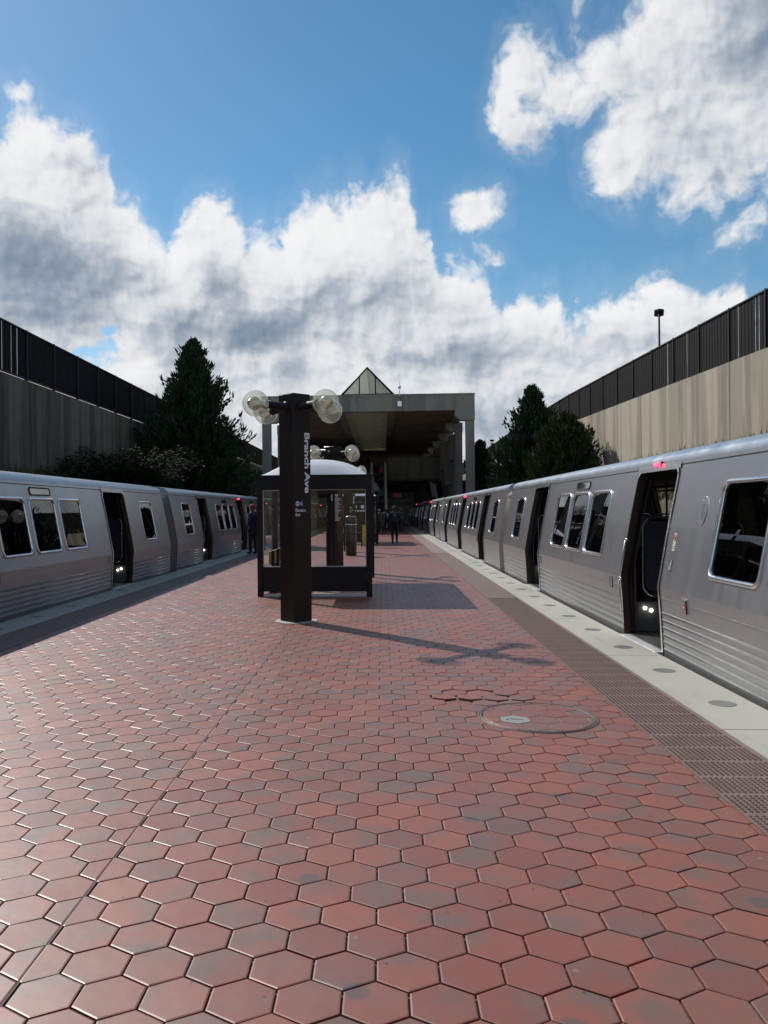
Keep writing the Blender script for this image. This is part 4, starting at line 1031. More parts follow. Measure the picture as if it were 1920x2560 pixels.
# ------------------------------------------------------------------ glass shelters
def make_shelter(x0, x1, y0, y1, label):
    root = empty('glass_shelter', ((x0 + x1) / 2, y0, 0), label, 'shelter', 'glass shelters on the platform')
    w = (x1 - x0) / 2; D = y1 - y0; H = 2.33; F = M['bronze2']
    p = .11
    for sx in (-1, 1):
        for y in (0, D / 2 - p / 2, D - p):
            if sx > 0 and 0 < y < D - .5: continue
            xa, xb = sorted((sx * w, sx * (w - p))); b = MB(); b.box(xa, xb, y, y + p, .0, 2.08, 0, .004); b.build('post', F, root)
    b = MB(); b.box(-.05, .05, D - .06, D, 0, 2.08); b.build('post', F, root)
    b = MB(); t_ = .14
    for (xa, xb, ya, yb) in ((-w - .012, w + .012, -.012, t_), (-w - .012, w + .012, D - t_, D + .012), (-w - .012, -w + t_, t_ + .001, D - t_ - .001), (w - t_, w + .012, t_ + .001, D - t_ - .001)): b.box(xa, xb, ya, yb, 2.082, H)
    for (xa, xb, ya, yb) in ((-w - .03, w + .03, -.03, .06), (-w - .03, w + .03, D - .06, D + .03), (-w - .03, -w + .06, .061, D - .061), (w - .06, w + .03, .061, D - .061)): b.box(xa, xb, ya, yb, H + .002, H + .035)
    for f_ in (.33, .66): b.box(-w + t_, w - t_, D * f_ - .03, D * f_ + .03, 2.2, H - .01)
    b.build('header', F, root)
    b = MB(); b.box(-w + p + .002, w - p - .002, .02, .09, .10, .53, 0, .004); b.box(-w + p, w - p, .005, .105, .532, .575)
    b.box(-w + .02, -w + .09, p + .002, D - p - .002, .10, .42, 0, .004)
    b.build('lower_panel', F, root)
    b = MB(); b.box(-w + p, w - p, .015, .095, .0, .055, 0, .004); b.build('bottom_rail', M['sill'], root)
    for (x0_, x1_, ya, yb, z0, z1) in ((-w + p, w - p, .05, .058, .576, 2.081), (-w + .045, -w + .053, p, D / 2 - p / 2, .43, 2.081), (-w + .045, -w + .053, D / 2 + p / 2, D - p, .43, 2.081),
                                       (-w + p, -.052, D - .055, D - .047, .06, 2.081), (w - .060, w - .052, p, D / 2 - .75, .10, 2.081), (w - .060, w - .052, D / 2 + .75, D - p, .10, 2.081)):
        g = MB()
        if x1_ - x0_ < .02: g.quad((x0_, ya, z0), (x0_, yb, z0), (x0_, yb, z1), (x0_, ya, z1))
        else: g.quad((x0_, ya, z0), (x1_, ya, z0), (x1_, ya, z1), (x0_, ya, z1))
        g.build('glass_pane', M['sglass'], root, fixn=False)
    # slim pale glazing beads round the front pane
    for (xa, xb, za, zb) in ((-w + p, -w + p + .012, .576, 2.08), (w - p - .012, w - p, .576, 2.08), (-w + p + .012, w - p - .012, .576, .590), (-w + p + .012, w - p - .012, 2.066, 2.08)):
        b = MB(); b.box(xa, xb, .040, .068, za, zb); b.build('glazing_bead', M['sill'], root)
    # dome: shallow moulded vault, closed at both ends
    b = MB(); nx, ny = 20, 26; W2, L0, L1 = w - .07, .06, D - .06
    vs = []
    for j in range(ny + 1):
        for i in range(nx + 1):
            u = i / nx * 2 - 1; v = j / ny * 2 - 1
            h = .37 * (1 - abs(u) ** 2.3) ** .8 * (1 - abs(v) ** 5.5) ** .7
            vs.append((u * W2, L0 + (L1 - L0) * j / ny, H + .036 + h))
    b.add(vs, [(j * (nx + 1) + i, j * (nx + 1) + i + 1, (j + 1) * (nx + 1) + i + 1, (j + 1) * (nx + 1) + i) for j in range(ny) for i in range(nx)], 0, True)
    b.build('domed_roof', M['dome'], root)
    return root
make_shelter(-2.43, -.20, 15.3, 19.75, 'nearest glass shelter with black frame and white domed roof, behind the first pylon')
make_shelter(-2.43, -.20, 38.6, 43.0, 'second glass shelter with white domed roof, farther down and seen past the first one')
def bench(loc, label):
    root = empty('bench', loc, label, 'bench', 'benches inside the shelters')
    b = MB()
    for k in range(4): b.box(-.24 + k * .125, -.24 + k * .125 + .125, 0, 1.9, .42, .46, 0, .005)
    b.build('seat', M['wood'], root)
    b = MB(); b.box(-.30, -.265, 0, 1.9, .56, .84, 0, .005); b.build('backrest', M['wood'], root)
    for y in (.12, .9, 1.7):
        b = MB(); b.box(-.26, -.20, y, y + .07, 0, .85); b.box(-.2, .24, y, y + .07, .36, .418); b.box(.18, .24, y, y + .07, 0, .36); b.build('leg', M['bronze2'], root)
bench((-2.02, 16.1, 0), 'tan wooden bench inside the nearest shelter, along its left wall')
bench((-2.02, 39.4, 0), 'tan wooden bench inside the second shelter')

def bin_(loc, label):
    root = empty('cylinder_bin', loc, label, 'litter bin')
    b = MB(); b.lathe([(.001, .02), (.205, .02), (.21, .04), (.21, 1.10), (.205, 1.12)], (0, 0, 0), 32); b.build('body', M['binmetal'], root)
    b = MB(); b.lathe([(.212, 1.10), (.222, 1.12), (.222, 1.36), (.205, 1.43), (.14, 1.475), (.001, 1.485)], (0, 0, 0), 32); b.build('lid', M['binmetal'], root)
    b = MB(); b.lathe([(.226, 1.135), (.226, 1.16), (.222, 1.165)], (0, 0, 0), 32); b.lathe([(.207, 1.43), (.212, 1.44), (.20, 1.447)], (0, 0, 0), 32); b.build('trim_ring', M['steel_b'], root)
bin_((-1.15, 29.1, 0), 'tall dark metal cylinder bin, seen through the nearest shelter')
def board(loc):
    root = empty('caution_board', loc, 'small yellow folding caution board by the second shelter', 'floor sign')
    for e in (-1, 1):
        b = MB(); vs = [(-.15, e * .02, .92), (.15, e * .02, .92), (.15, e * .22, 0), (-.15, e * .22, 0)]
        b.add(vs + [(x, y + .012 * e, z) for x, y, z in vs], [(0, 1, 2, 3), (4, 5, 6, 7), (0, 1, 5, 4), (1, 2, 6, 5), (2, 3, 7, 6), (3, 0, 4, 7)]); b.build('panel', M['yellow'], root)
    b = MB(); b.box(-.16, .16, -.03, .03, .90, .97, 0, .01); b.build('handle', M['yellow'], root)
board((-.86, 37.9, 0))
def info(loc):
    root = empty('direction_sign', loc, 'black direction sign with small white marks, just before the second shelter', 'sign')
    b = MB(); b.box(-.03, .03, -.03, .03, 0, 1.55); b.build('post', M['bronze2'], root)
    b = MB(); b.box(-.45, .45, -.04, .04, 1.55, 2.0, 0, .01); p = b.build('panel', M['bronze2'], root)
    b = MB()
    for x in (-.30, -.22): b.box(x - .02, x + .02, -.045, -.0402, 1.76, 1.90)
    N = 16; b.add([(.05 + .09 * math.cos(2 * math.pi * k / N), -.044, 1.82 + .09 * math.sin(2 * math.pi * k / N)) for k in range(N)], [tuple(range(N))])
    for k in range(5): b.box(-.34 + k * .13, -.34 + k * .13 + .10, -.045, -.0402, 1.61, 1.68)
    b.build('white_marks', M['white_vinyl'], p)
info((-.93, 36.0, 0))
# ------------------------------------------------------------------ retaining walls, fences
def wall(name, x, xo, tops, y0, mat, label, cope):
    """concrete wall between x (track side) and xo, its top following tops (y, z)"""
    root = empty(name, (x, y0, 0), label, 'wall')
    b = MB(); s = 1 if xo > x else -1
    for (a, za), (c, zc) in zip(tops, tops[1:]):
        b.add([(0, a - y0, .5), (0, c - y0, .5), (0, c - y0, zc), (0, a - y0, za), (xo - x, a - y0, .5), (xo - x, c - y0, .5), (xo - x, c - y0, zc), (xo - x, a - y0, za)],
              [(0, 1, 2, 3), (4, 5, 6, 7), (3, 2, 6, 7), (0, 3, 7, 4), (1, 2, 6, 5)])
    b.build('wall_face', mat, root)
    return root
TOPR = [(-20, 5.35), (0, 5.72), (24, 6.24), (49, 6.72), (62, 6.72), (84, 6.35), (150, 6.35)]
TOPL = [(-20, 6.5), (0, 6.50), (150, 6.40)]
def tz(T, y):
    for (a, za), (c, zc) in zip(T, T[1:]):
        if y <= c: return za + (zc - za) * (y - a) / (c - a)
    return T[-1][1]
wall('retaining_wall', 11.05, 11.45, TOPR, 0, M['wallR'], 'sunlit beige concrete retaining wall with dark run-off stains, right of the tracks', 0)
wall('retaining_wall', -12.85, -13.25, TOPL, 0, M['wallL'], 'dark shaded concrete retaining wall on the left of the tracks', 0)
def fence(x, T, y0, y1, h, gap, label, fy, leaks):
    root = empty('slatted_fence', (x, y0, 0), label, 'fence'); rnd = random.Random(2 if x > 0 else 8)
    s = 1 if x > 0 else -1; n = int((y1 - y0) / 2.44)
    for i in range(n):
        a = i * 2.44; c = a + 2.44; za, zc = tz(T, y0 + a) + gap, tz(T, y0 + c) + gap
        b = MB(); m = 21; ws = 2.40 / m
        for k in range(m):
            t0, t1 = a + .02 + k * ws, a + .02 + (k + 1) * ws - .0015
            lk = leaks(y0 + t0)
            t1 += .006
            if rnd.random() < lk: t1 -= rnd.uniform(.016, .034)
            z0, z1 = za + (zc - za) * (k / m) + .04, za + (zc - za) * (k / m) + h - .03
            xx = .0045 * (1 if k % 2 else -1)
            b.box(xx - .004, xx + .004, t0 - .003, t1, z0, z1)
        b.build('slat_panel', M['fence'], root)
        b = MB(); b.box(-.055, .055, c - .03, c + .03, zc - gap - (.0 if gap else -.002), zc + h + .02); b.build('post', M['fencep'], root)
    ys = [y0 + 2.44 * i for i in range(n + 1)]
    for zz, t in ((0.0, .045), (h - .05, .05)):
        b = MB()
        for a, c in zip(ys, ys[1:]):
            za, zc = tz(T, a) + gap + zz, tz(T, c) + gap + zz
            vs = [(xx, yy, z + dz) for (yy, z) in ((a - y0, za), (c - y0, zc)) for (xx, dz) in ((-.045, .004), (.045, .004), (.045, t), (-.045, t))]
            b.add(vs, [(0, 1, 5, 4), (1, 2, 6, 5), (2, 3, 7, 6), (3, 0, 4, 7), (0, 3, 2, 1), (4, 5, 6, 7)])
        b.build('rail', M['fencep'], root)
    return root
fence(11.25, TOPR, 14.0, 132, 1.78, 0.0, 'black slatted fence on top of the sunlit right-hand wall', 0, lambda y: .42 if y < 25.5 else (.10 if y < 33 else .01))
fence(-13.0, TOPL, 16.2, 136, 1.80, .085, 'black slatted fence on the dark left-hand wall, with a strip of light under it', 0, lambda y: .5 if y < 29.0 else (.08 if y < 36 else .0))

# ------------------------------------------------------------------ foliage
def blades(name, xs, ys, zf, n, mat, h=(.15, .5), seed=1):
    rnd = random.Random(seed); b = MB()
    for _ in range(n):
        x = rnd.uniform(*xs); y = rnd.uniform(*ys); z = zf(x); hh = rnd.uniform(*h) * (1.6 if rnd.random() < .06 else 1); a = rnd.uniform(0, 6.3); w = .02 + .02 * hh
        lx, ly = rnd.uniform(-.35, .35) * hh, rnd.uniform(-.35, .35) * hh
        b.add([(x - w * math.cos(a), y - w * math.sin(a), z - .03), (x + w * math.cos(a), y + w * math.sin(a), z - .03), (x + lx, y + ly, z + hh)], [(0, 1, 2)])
    o = b.build(name, mat, fixn=False); tag(o, kind='stuff'); return o
tag(blades('grass', (-12.8, -10.9), (12, 70), lambda x: 1.6 + (-10.9 - x) * .75, 16000, M['grass'], (.15, .55), 3), 'dry grass on the bank at the foot of the left-hand wall')
tag(blades('grass', (8.3, 11.0), (12, 70), lambda x: 1.8 + (x - 8.2) * .63, 14000, M['grass'], (.12, .42), 5), 'grass on the bank at the foot of the right-hand wall')

def conifer(loc, H, Rb, label, mat, seed, n=520, lean=0.0, shape=1.0, low=.04, tuft=1.0, cat='tree', group='conifers below the retaining walls'):
    """juniper-like cone: branches rise outward, each carrying many upswept sprays of small faces"""
    rnd = random.Random(seed); root = empty('conifer_tree', loc, label, cat, group)
    t = MB(); t.tube([(0, 0, -.3), (lean * .3, 0, H * .35), (lean, 0, H * .96)], [Rb * .07, Rb * .05, .015], 8); t.build('trunk', M['bark'], root)
    b = MB()
    def spray(p, d, L, w):
        d = d.normalized(); side = d.cross(Vector((0, 0, 1)));
        side = side.normalized() if side.length > .01 else Vector((1, 0, 0)); upv = side.cross(d)
        for q in range(rnd.randint(7, 11)):
            a = rnd.uniform(0, 6.28); o = p + side * (rnd.gauss(0, w * .5)) + upv * rnd.gauss(0, w * .45) + d * rnd.uniform(-L * .4, L * .3)
            dd = (d + side * rnd.uniform(-.55, .55) + upv * rnd.uniform(-.2, .75)).normalized(); l = L * rnd.uniform(.55, 1.25)
            n_ = (side * math.cos(a) + upv * math.sin(a)).normalized(); wd = dd.cross(n_)
            if wd.length < .05: continue
            wd = wd.normalized() * w * rnd.uniform(.16, .34)
            e = o + dd * l; mid = o + dd * l * .45
            b.add([tuple(o), tuple(mid - wd), tuple(e), tuple(mid + wd)], [(0, 1, 2, 3)])
    k = 0
    for i in range(n):
        t_ = low + (1 - low) * ((i + rnd.random()) / n) ** 1.08
        z = H * t_; r = Rb * (1 - t_) ** shape
        if t_ < .18: r *= .72 + t_ * 1.55
        r *= (rnd.uniform(.60, 1.0) if rnd.random() < .72 else rnd.uniform(1.0, 1.28)) * (1 + .10 * math.sin(t_ * 23 + seed))
        a = i * 2.39996 + rnd.uniform(-.3, .3)
        out = Vector((math.cos(a), math.sin(a), 0)); rise = .30 + .55 * t_ + rnd.uniform(-.1, .2)
        cx = Vector((lean * t_, 0, z - r * rise * .35))
        steps = max(3, int(r / (.17 * tuft)) )
        for s_ in range(steps):
            f = (s_ + 1) / steps
            if f < .30 and r > .8 and rnd.random() < .6: continue
            p = cx + out * r * f + Vector((0, 0, r * rise * f * f))
            d = out + Vector((0, 0, rise * 1.3 * f + .25)); d += Vector((rnd.uniform(-.25, .25), rnd.uniform(-.25, .25), 0))
            spray(p, d, (.30 + .12 * (1 - t_)) * tuft, (.30 - .1 * f) * tuft)
    for q in range(14): spray(Vector((lean, 0, H * (.93 + .005 * q))), Vector((rnd.uniform(-.3, .3), rnd.uniform(-.3, .3), 1)), .26 * tuft, .12 * tuft)
    b.build('crown', mat, root, fixn=False)
    return root
conifer((-9.95, 41.6, 1.0), 9.6, 3.35, 'tall dark conifer standing behind the left-hand train', M['conifer'], 5, 620, 0.0, .80, .05, 1.0)
conifer((8.55, 45.4, .8), 7.6, 2.8, 'pointed dark conifer behind the right-hand train, by the station wall', M['conifer'], 11, 470, .0, .82, .05)
conifer((9.15, 40.2, 1.4), 4.8, 2.05, 'lower rounded juniper right of the pointed conifer, against the wall', M['conifer2'], 23, 420, .0, .62, .05)
conifer((9.0, 73, 1.0), 6.6, 2.0, 'distant conifer just behind the right-hand station column', M['conifer'], 31, 300, .0, .8, .05, 1.4)

def shrub(loc):
    rnd = random.Random(14); root = empty('shrub', loc, 'spreading light-leaved shrub in front of the left-hand wall, beside the tall conifer', 'shrub')
    t = MB(); b = MB()
    for i in range(26):
        a = rnd.uniform(0, 6.28); L = rnd.uniform(1.6, 3.1); rise = rnd.uniform(.55, 1.5)
        p = Vector((rnd.uniform(-.1, .1), rnd.uniform(-.1, .1), .2)); pts = [p]
        d = Vector((math.cos(a), math.sin(a), rise * 1.8)).normalized()
        for k in range(6):
            d = (d + Vector((math.cos(a), math.sin(a), -.12)) * .30 + Vector((rnd.uniform(-.2, .2), rnd.uniform(-.2, .2), rnd.uniform(-.1, .14)))).normalized()
            p = p + d * L / 5; pts.append(p)
        t.tube(pts, [.045, .035, .028, .02, .014, .010, .006], 6)
        for k in range(2, 7):
            for q in range(95):
                c = pts[k] + Vector((rnd.gauss(0, .32), rnd.gauss(0, .32), rnd.gauss(.03, .11)))
                u = Vector((rnd.uniform(-1, 1), rnd.uniform(-1, 1), rnd.uniform(-.35, .35))).normalized() * rnd.uniform(.05, .11); v = u.cross(Vector((rnd.uniform(-.4, .4), rnd.uniform(-.4, .4), 1))).normalized() * u.length * .5
                b.add([tuple(c - u), tuple(c - v), tuple(c + u), tuple(c + v)], [(0, 1, 2, 3)])
    t.build('branches', M['bark'], root); b.build('foliage', M['shrub'], root, fixn=False)
shrub((-10.7, 31.5, 2.25))

# ------------------------------------------------------------------ car park lamps beyond the walls
def mast(loc, H, label, yaw=0.5):
    root = empty('lamp_mast', loc, label, 'street lamp', 'lamp masts beyond the right-hand wall'); root.rotation_euler.z = yaw
    b = MB(); b.tube([(0, 0, 0), (0, 0, H)], [.11, .07], 10); b.build('pole', M['fencep'], root)
    for s in (-1, 1):
        b = MB(); b.tube([(0, 0, H - .05), (s * .16, s * .12, H)], .03, 6); b.box(s * .32 - .26, s * .32 + .26, s * .30 - .26, s * .30 + .26, H - .06, H + .22, 0, .05); b.build('lamp_head', M['fence'], root)
mast((20.3, 59.0, 6.0), 9.8, 'tall two-headed lamp mast rising above the right-hand fence')
mast((20.3, 147.0, 6.0), 8.2, 'tiny distant lamp mast between the station roof and the conifer')
# ------------------------------------------------------------------ station building over the far end of the platform
def station():
    F = 62.2; root = empty('station_building', (0, F, 0), 'concrete station roof on tall columns at the far end of the platform', 'station')
    C, C2 = M['conc'], M['conc2']; XL, XR = -9.45, 7.28; BK = 112 - F
    b = MB(); b.box(XL, XR, 0, .75, 9.42, 10.62); b.box(XL - .03, XR + .03, -.03, .60, 10.622, 10.74)
    b.build('fascia', C, root)
    b = MB(); b.box(XL, -3.0, .752, BK, 10.35, 10.62); b.box(-3.0, .52, 42, BK, 10.35, 10.62); b.box(.52, XR, .752, BK, 10.35, 10.62); b.build('roof_slab', C2, root)
    for x0, x1 in ((-9.1, -8.3), (-3.55, -3.0), (.52, 1.15), (6.2, 7.0)):
        b = MB(); b.box(x0, x1, .752, BK, 9.46, 10.348); b.build('girder', C if -4 < x0 < 2 else C2, root)
    for k in range(26):
        y = 1.6 + k * 1.85
        for x0, x1 in ((-8.298, -3.552), (1.152, 6.198)): b = MB(); b.box(x0, x1, y, y + .28, 9.58, 10.347); b.build('cross_rib', C2, root)
    b = MB()
    for k in range(29):
        y = .9 + k * 1.66; b.box(-2.998, .518, y, y + 1.60, 9.49, 9.56, 0)
    b.build('cream_ceiling', M['ceil'], root)
    for k in range(9):
        for x in (-2.6, .15):
            b = MB(); b.lathe([(.16, 0), (.15, -.04), (.0001, -.07)], (x, 1.7 + k * 5, 9.488), 14); b.build('ceiling_lamp', M['lamp_in'], root)
    # columns with tapered heads
    for k in range(6):
        y = k * 9.3
        for s, (x0, x1) in (('r', (6.6, 7.25)), ('l', (-9.42, -8.75))):
            b = MB(); b.box(x0, x1, y + .05, y + .70, -1.1, 8.62); b.build('column', C, root)
            b = MB(); xi = x0 - .85 if s == 'r' else x1 + .85; xo = x1 + .03 if s == 'r' else x0 - .03
            xm = x0 - .45 if s == 'r' else x1 + .45
            b.prism([(xo, 8.63), (xm, 8.63), (xi, 9.0), (xi, 9.41 if k == 0 else 9.45), (xo, 9.41 if k == 0 else 9.45)], 'y', y - .02 if k else -.05, y + .80); b.build('column_head', C, root)
    # right side infill: stepped precast blocks, solid lower wall
    b = MB(); rnd = random.Random(6)
    for k in range(1, 6): b.box(6.62, 7.18, (k - 0) * 9.3 + .72, min((k + 1) * 9.3 + .03, BK), -1.1, 8.58)
    for k in range(5):
        y = 10.2 + k * 9.3; b.box(6.25, 6.619, y, y + 2.3, 6.2, 8.4); b.box(6.05, 6.618, y + 2.4, y + 5.0, 4.0, 6.1); b.box(5.85, 6.617, y + 5.1, y + 8.5, 5.6, 8.3)
    b.build('infill_wall', C, root)
    # rear wall and lining that keep the inside dark
    b = MB(); b.box(XL, XR, BK, BK + .4, 5.4, 10.6); b.box(XL, -5.9, 35, BK, 5.2, 5.6); b.box(-9.0, -8.8, 20, BK, 5.6, 10.3); b.build('rear_wall', C2, root)
    b = MB(); b.box(XL - 6, XR + 6, BK + 20, BK + 20.4, -1.1, 5.9); b.box(XL, XR, 40, BK + 20, 5.55, 5.8); b.build('added_end_closure', M['under'], root)  # black wall and lid added to shut daylight out of the far end
    # glazed ridge rooflight
    sk = MB(); y0, y1 = .35, 40; xl, xr, zt, zb, xc = -3.12, .98, 12.92, 10.76, -1.07
    t = .085
    for y in [y0, y0 + 13.2, y0 + 26.4, y0 + 39.6]:
        sk.tube([(xl, y, zb), (xc, y, zt), (xr, y, zb)], t, 4); sk.tube([(xl, y, zb + .02), (xr, y, zb + .02)], t * .9, 4)
    for x, z in ((xl, zb), (xr, zb), (xc, zt)): sk.tube([(x, y0, z), (x, y0 + 39.6, z)], t, 4)
    for f in (.345, .655):
        x = xl + (xr - xl) * f; z = zb + (zt - zb) * (1 - abs(x - xc) / ((xr - xl) / 2)); sk.tube([(x, y0, zb), (x, y0, z)], .05, 4)
    sf = sk.build('rooflight_frame', M['bronze2'], root)
    g = MB(); g.add([(xl, y0 + .02, zb), (xr, y0 + .02, zb), (xc, y0 + .02, zt)], [(0, 1, 2)]); g.build('gable_pane', M['rglass'], sf, fixn=False)
    g = MB(); g.add([(xl, y0, zb), (xl, y0 + 39.6, zb), (xc, y0 + 39.6, zt), (xc, y0, zt)], [(0, 1, 2, 3)]); g.build('roof_pane', M['rglass'], sf, fixn=False)
    g = MB(); g.add([(xr, y0, zb), (xr, y0 + 39.6, zb), (xc, y0 + 39.6, zt), (xc, y0, zt)], [(0, 1, 2, 3)]); g.build('roof_pane', M['rglass'], sf, fixn=False)
    return root
def _rg():
    m = bpy.data.materials.new('hazy_rooflight_glass'); m.use_nodes = True; nt = m.node_tree; nt.nodes.clear(); L = nt.links
    t = nt.nodes.new('ShaderNodeBsdfTransparent'); t.inputs[0].default_value = (.72, .76, .72, 1); d = nt.nodes.new('ShaderNodeBsdfTranslucent'); d.inputs[0].default_value = (.55, .55, .50, 1)
    g = nt.nodes.new('ShaderNodeBsdfDiffuse'); g.inputs[0].default_value = (.35, .36, .33, 1)
    a = nt.nodes.new('ShaderNodeMixShader'); a.inputs[0].default_value = .72; L.new(t.outputs[0], a.inputs[1]); L.new(d.outputs[0], a.inputs[2])
    c = nt.nodes.new('ShaderNodeMixShader'); c.inputs[0].default_value = .2; L.new(a.outputs[0], c.inputs[1]); L.new(g.outputs[0], c.inputs[2])
    o = nt.nodes.new('ShaderNodeOutputMaterial'); L.new(c.outputs[0], o.inputs[0]); return m
M['rglass'] = _rg()
station()
def cam_mast():
    root = empty('roof_camera', (1.45, 62.15, 9.75), 'small white camera mast fixed to the station roof edge', 'camera')
    b = MB(); b.box(-.16, .16, -.10, .0, 0, .42, 0, .02); b.tube([(0, -.05, .42), (0, -.05, 1.45)], .035, 8); b.build('bracket', M['steel_b'], root)
    b = MB(); b.sphere((0, -.05, 1.52), .14, 14, 8); b.tube([(0, -.05, 1.6), (0, -.05, 1.95)], .02, 6); b.build('camera_head', M['white_vinyl'], root)
cam_mast()
def mezz():
    root = empty('mezzanine', (0, 86, 0), 'concrete mezzanine with solid rounded parapet under the station roof', 'balcony')
    b = MB(); b.box(.72, 6.28, .3, 26, 5.3, 5.9); b.box(-8.7, -3.2, .3, 26, 5.3, 5.9); b.box(-3.2, .72, 3.4, 26, 5.3, 5.9); b.build('floor', M['conc2'], root)
    for x0, x1 in ((.72, 6.28), (-8.7, -3.2)):
        b = MB(); b.prism([(0, 5.35), (.06, 5.05), (.3, 4.85), (.7, 4.80), (.7, 5.295), (.29, 5.295), (.29, 7.28), (0, 7.28)], 'x', x0, x1); b.build('parapet', M['conc'], root)
    b = MB(); b.tube([(.8, .15, 7.40), (6.2, .15, 7.40)], .03, 8)
    for k in range(5): b.tube([(.9 + k * 1.3, .15, 7.28), (.9 + k * 1.3, .15, 7.40)], .015, 6)
    b.build('handrail', M['pole'], root)
mezz()
def escal():
    root = empty('escalator', (-.33, 75.0, 0), 'narrow escalator crowded with people, climbing to the mezzanine', 'escalator')
    b = MB()
    for k in range(36):
        y = k * .30; z = k * .164
        if y > 10.6: break
        b.box(-.52, .52, y, y + .31, z - .35, z + .02)
    b.build('steps', M['binmetal'], root)
    for s in (-1, 1):
        b = MB(); x0, x1 = sorted((s * .60, s * .84))
        b.prism([(-.8, -.01), (-.8, .95), (0, 1.02), (10.6, 6.85), (12.4, 6.9), (12.4, 5.0), (10.6, 5.0), (.6, -.01)], 'x', x0, x1); bb = b.build('balustrade', M['cladding'], root)
        b = MB(); b.tube([(s * .57, -.85, .5), (s * .57, -.9, .9), (s * .57, -.6, 1.03), (s * .57, 0, 1.07), (s * .57, 10.6, 6.92), (s * .57, 12.4, 6.97)], .03, 8); b.build('handrail', M['rubber'], bb)
M['cladding'] = plain('pale_escalator_cladding', (.78, .77, .70), .4, .0, .05)
escal()
def tubes(loc, rz, label):
    root = empty('strip_light', loc, label, 'ceiling light'); root.rotation_euler.z = rz
    b = MB(); b.box(-.75, .75, -.10, .10, .03, .10); b.build('housing', M['fencep'], root)
    b = MB(); b.tube([(-.7, 0, 0), (.7, 0, 0)], .035, 8); b.build('tube', M['white_led'], root)
tubes((-4.6, 73.0, 7.55), .25, 'lit strip light under the station roof, left of the cream ceiling')
tubes((-6.4, 82.0, 8.0), .25, 'second strip light, deeper under the station roof at the left')
def far_kiosk():
    root = empty('service_kiosk', (2.6, 96, 0), 'pale boxy service kiosk at the dark end of the platform under the mezzanine', 'kiosk')
    b = MB(); b.box(-1.9, 1.3, 0, 3, 0, 3.05, 0, .05); b.box(.35, 1.2, -.1, .8, 3.06, 3.8, 0, .05); b.build('body', plain('kiosk_grey', (.40, .39, .33), .7), root)
    b = MB(); b.box(-2.0, 1.35, -.12, .0, 2.2, 2.42); b.box(-2.0, 1.35, -.12, .0, 2.42, 2.62); b.build('band', M['conc'], root)
far_kiosk()
def redsign():
    root = empty('red_departure_sign', (1.75, 80.0, 2.85), 'dark hanging sign with a dim red lit panel, right of the escalator foot', 'sign')
    b = MB(); b.box(-1.1, 1.1, 0, .22, -.02, .62, 0, .02); b.tube([(-.8, .1, .62), (-.8, .1, 2.4)], .03, 6); b.tube([(.8, .1, .62), (.8, .1, 2.4)], .03, 6); b.build('housing', M['bronze2'], root)
    b = MB(); b.box(-.62, .18, -.012, -.002, .10, .48); b.build('lit_panel', emis('dim_red_display', (.8, .03, .03), .03, (.1, .01, .01)), root)
redsign()
def slant():
    root = empty('slanted_screen', (5.6, 82, 0), 'row of leaning dark-framed panes under the mezzanine, above the right-hand train', 'screen')
    b = MB(); g = MB()
    for k in range(4):
        y = -6 + k * 2.0; x = -.9 + k * .26
        P = [(x, y, 3.05 + .25 * k), (x + .75, y, 2.4), (x + .55, y, 4.0 + .2 * k), (x - .2, y, 4.5)]
        b.tube([P[1], P[2]], .07, 4); b.tube([P[3], P[0]], .05, 4); b.tube([P[2], P[3]], .05, 4)
        g.add([P[0], P[1], P[2], P[3]], [(0, 1, 2, 3)])
    b.build('frame', M['bronze2'], root); g.build('pane', M['conc'], root, fixn=False)
slant()
def stub(x, y, z0, w, d, h, label, mat):
    root = empty('concrete_enclosure', (x, y, z0), label, 'building')
    b = MB(); b.prism([(-w / 2, 0), (w / 2, 0), (w / 2, h * .78), (-w / 6, h), (-w / 2, h * .86)], 'y', 0, d); b.build('wall', mat, root)
    b = MB(); b.prism([(w / 2 + .1, h * .78), (-w / 6, h + .04), (-w / 2 - .1, h * .86), (-w / 2 - .1, h * .86 + .15), (-w / 6, h + .2), (w / 2 + .1, h * .78 + .15)], 'y', -.1, d + .1); b.build('coping', M['conc'], root)
stub(-11.0, 72, 1.2, 2.6, 10, 4.4, 'small concrete enclosure behind the tall conifer, left of the station column', M['wallR'])

